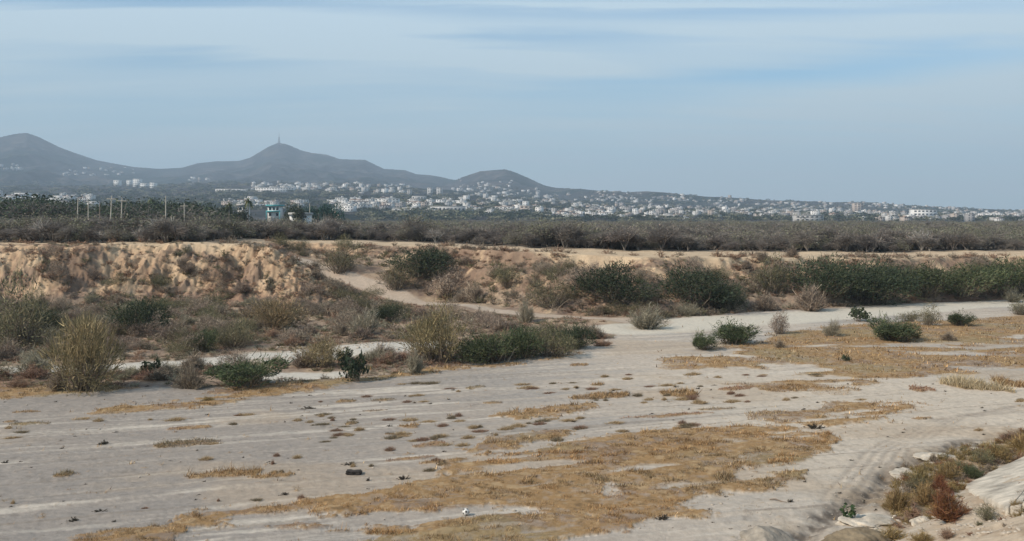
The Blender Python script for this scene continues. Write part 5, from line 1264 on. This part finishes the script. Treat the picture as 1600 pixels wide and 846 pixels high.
for (_, X, Y, Zz, i, k, rz, u, sz) in hs[:285]:
    o = bpy.data.objects.new('house', HME[i][k]); COL.objects.link(o); o.location = (X, Y, Zz); o.rotation_euler = (0, 0, rz); o.scale = (sz * (1.9 if k == 0 and u < 900 and i % 3 == 0 else 1), sz, sz)
    lab = 'tiny %s %s house %s' % (WN[k], 'clay-roofed' if i % 5 == 4 else 'flat-roofed', tz(u)); setp(o, lab, 'house', lab); hlist.append((o, u, V0 + (H - Zz) * F / Y, 'tiny %s house' % WN[k]))
relabel(hlist, HMARK, ('above', 'below'), 3)
VV = []; FF = []; mi = []; off = 0
for (_, X, Y, Zz, i, k, rz, u, sz) in hs[285:]:
    V = np.array(HM[i].V) * sz; c, s = math.cos(rz), math.sin(rz)
    Q = np.stack([X + V[:, 0] * c - V[:, 1] * s, Y + V[:, 0] * s + V[:, 1] * c, Zz + V[:, 2]], 1); VV.append(Q); FF.append(np.array(HM[i].F) + off); off += len(V)
    mi += [k if m == 0 else (5 if m == 1 else (6 if i % 5 == 4 else 7)) for m in HM[i].m]
if VV: setp(mk('distant_houses', np.concatenate(VV), np.concatenate(FF), WALLS + [M_win, M_clay, M_flat], midx=mi), 'countless tiny pale houses spread over the far town', 'houses', kind='stuff')
# greenery between the houses
spec = []
crowns = [tree_mesh(np.random.default_rng(800 + j), 'deep' if j % 2 else 'scrubgreen', 'bark', n_l=60, n_t=10, leafsz=.30, wdt=.05, nst=2)[1] for j in range(4)]
for i in range(4600):
    u = r.uniform(-60, 1660); v0 = float(np.interp(u, [p[0] for p in RIDGE], [p[1] for p in RIDGE])); lo_v = 330 if u < 560 else 346
    if u < 860: v = r.uniform(max(v0 + 25, 284), lo_v)
    else: v = r.uniform(v0 + .5, lo_v)
    X, Y, Zz = hit(u, v, far=True)
    if Y > 7000: continue
    sz = r.uniform(5, 11) * (1 if u < 860 else .8); spec.append((crowns[i % 4], X, Y, Zz - 1, r.uniform(0, 6.28), sz * 1.5, sz * .8))
merged('far_greenery', spec, M_leaf, 'distant grey-green trees and gardens mixed among the town houses', 'greenery')
# teal and white house in the wood
def teal_house(u, v, Y):
    X = (u - U0) / F * Y; Zz = H - (v - V0) / F * Y; e = empty('house', (X, Y, Zz)); W = 3.6
    b_ = MB(); b_.box(-W / 2, W / 2, -2, 2, -2.6, 2.3); b_.out('wall', [M_white], e)
    b_ = MB(); b_.box(-W / 2 - .5, W / 2 + .5, -2.5, 2.5, 2.3, 2.65); b_.out('roof', [M_teal], e)
    b_ = MB(); b_.box(-W / 2 - .3, W / 2 + .3, -2.9, -2.0, .55, .85); b_.box(-W / 2 - .3, -W / 2 - .15, -2.9, -2.75, -2.6, .55); b_.box(W / 2 + .15, W / 2 + .3, -2.9, -2.75, -2.6, .55); b_.out('balcony', [M_teal], e)
    for (a_, c_) in ((-1.1, 1.1), (0, 1.1), (1.1, 1.1), (-1.1, -.7), (1.1, -.7)):
        b_ = MB(); b_.box(-.35, .35, -.06, .06, 0, .8); k = b_.out('window', [M_win], e); k.location = (a_, -2.03, c_)
    setp(e, 'narrow white two-storey house with teal roof and balcony among the left trees', 'house')
teal_house(430, 334, 300)
landmark(381, 338, 14, 16, 2, 'plain white house half hidden by trees left of the teal house', WALLS[0], 'house', 'house', depth=4, Ydist=300)
landmark(470, 342, 30, 6, 1, 'low white shed behind the wood right of the teal house', M_white, 'shed', 'shed', depth=4, Ydist=262)
# mast on the hilltop
X, Y, Zz = hit(436, 226.5, far=True); e = empty('radio_mast', (X, Y, Zz - 4)); h_ = 50
P0, P1 = [], []
cn = [(-1, -1), (1, -1), (1, 1), (-1, 1)]
for i in range(8):
    t0_, t1_ = i / 8, (i + 1) / 8; r0, r1 = 4.2 * (1 - t0_) + 1.6, 4.2 * (1 - t1_) + 1.6
    for k in range(4):
        a_ = cn[k]; b_ = cn[(k + 1) % 4]; P0.append((a_[0] * r0, a_[1] * r0, t0_ * h_)); P1.append((a_[0] * r1, a_[1] * r1, t1_ * h_)); P0.append((a_[0] * r0, a_[1] * r0, t0_ * h_)); P1.append((b_[0] * r1, b_[1] * r1, t1_ * h_))
V, f = tubes(np.array(P0, float), np.array(P1, float), 1.1, 1.1, 4); mk('lattice', V, f, M_steel, e)
V, f = tubes(np.array([[0, 0, h_ - 1.]]), np.array([[0, 0, h_ + 26.]]), 1.2, .6, 5); mk('antenna', V, f, M_steel, e)
V, f = tubes(np.array([[-3., -2, h_ * .7], [2.5, -2, h_ * .85]]), np.array([[-3., -4, h_ * .7], [2.5, -4, h_ * .85]]), 2.2, 2.2, 10); mk('dish', V, f, M_white, e)
obj('equipment_hut', boxmesh(14, 9, 8, .3), WALLS[1], (9, 0, -2), (0, 0, 0), e)
setp(e, 'thin lattice radio mast on top of the pointed middle hill', 'mast')
X, Y, Zz = hit(1000, 301.5, far=True)
# prototypes never placed
for d_ in (protos, TP):
    for lst in d_.values():
        for e_ in lst:
            if e_.name not in used:
                for k in KIDS[e_.name]: bpy.data.objects.remove(k)
                bpy.data.objects.remove(e_)
print('objects', len(bpy.data.objects))
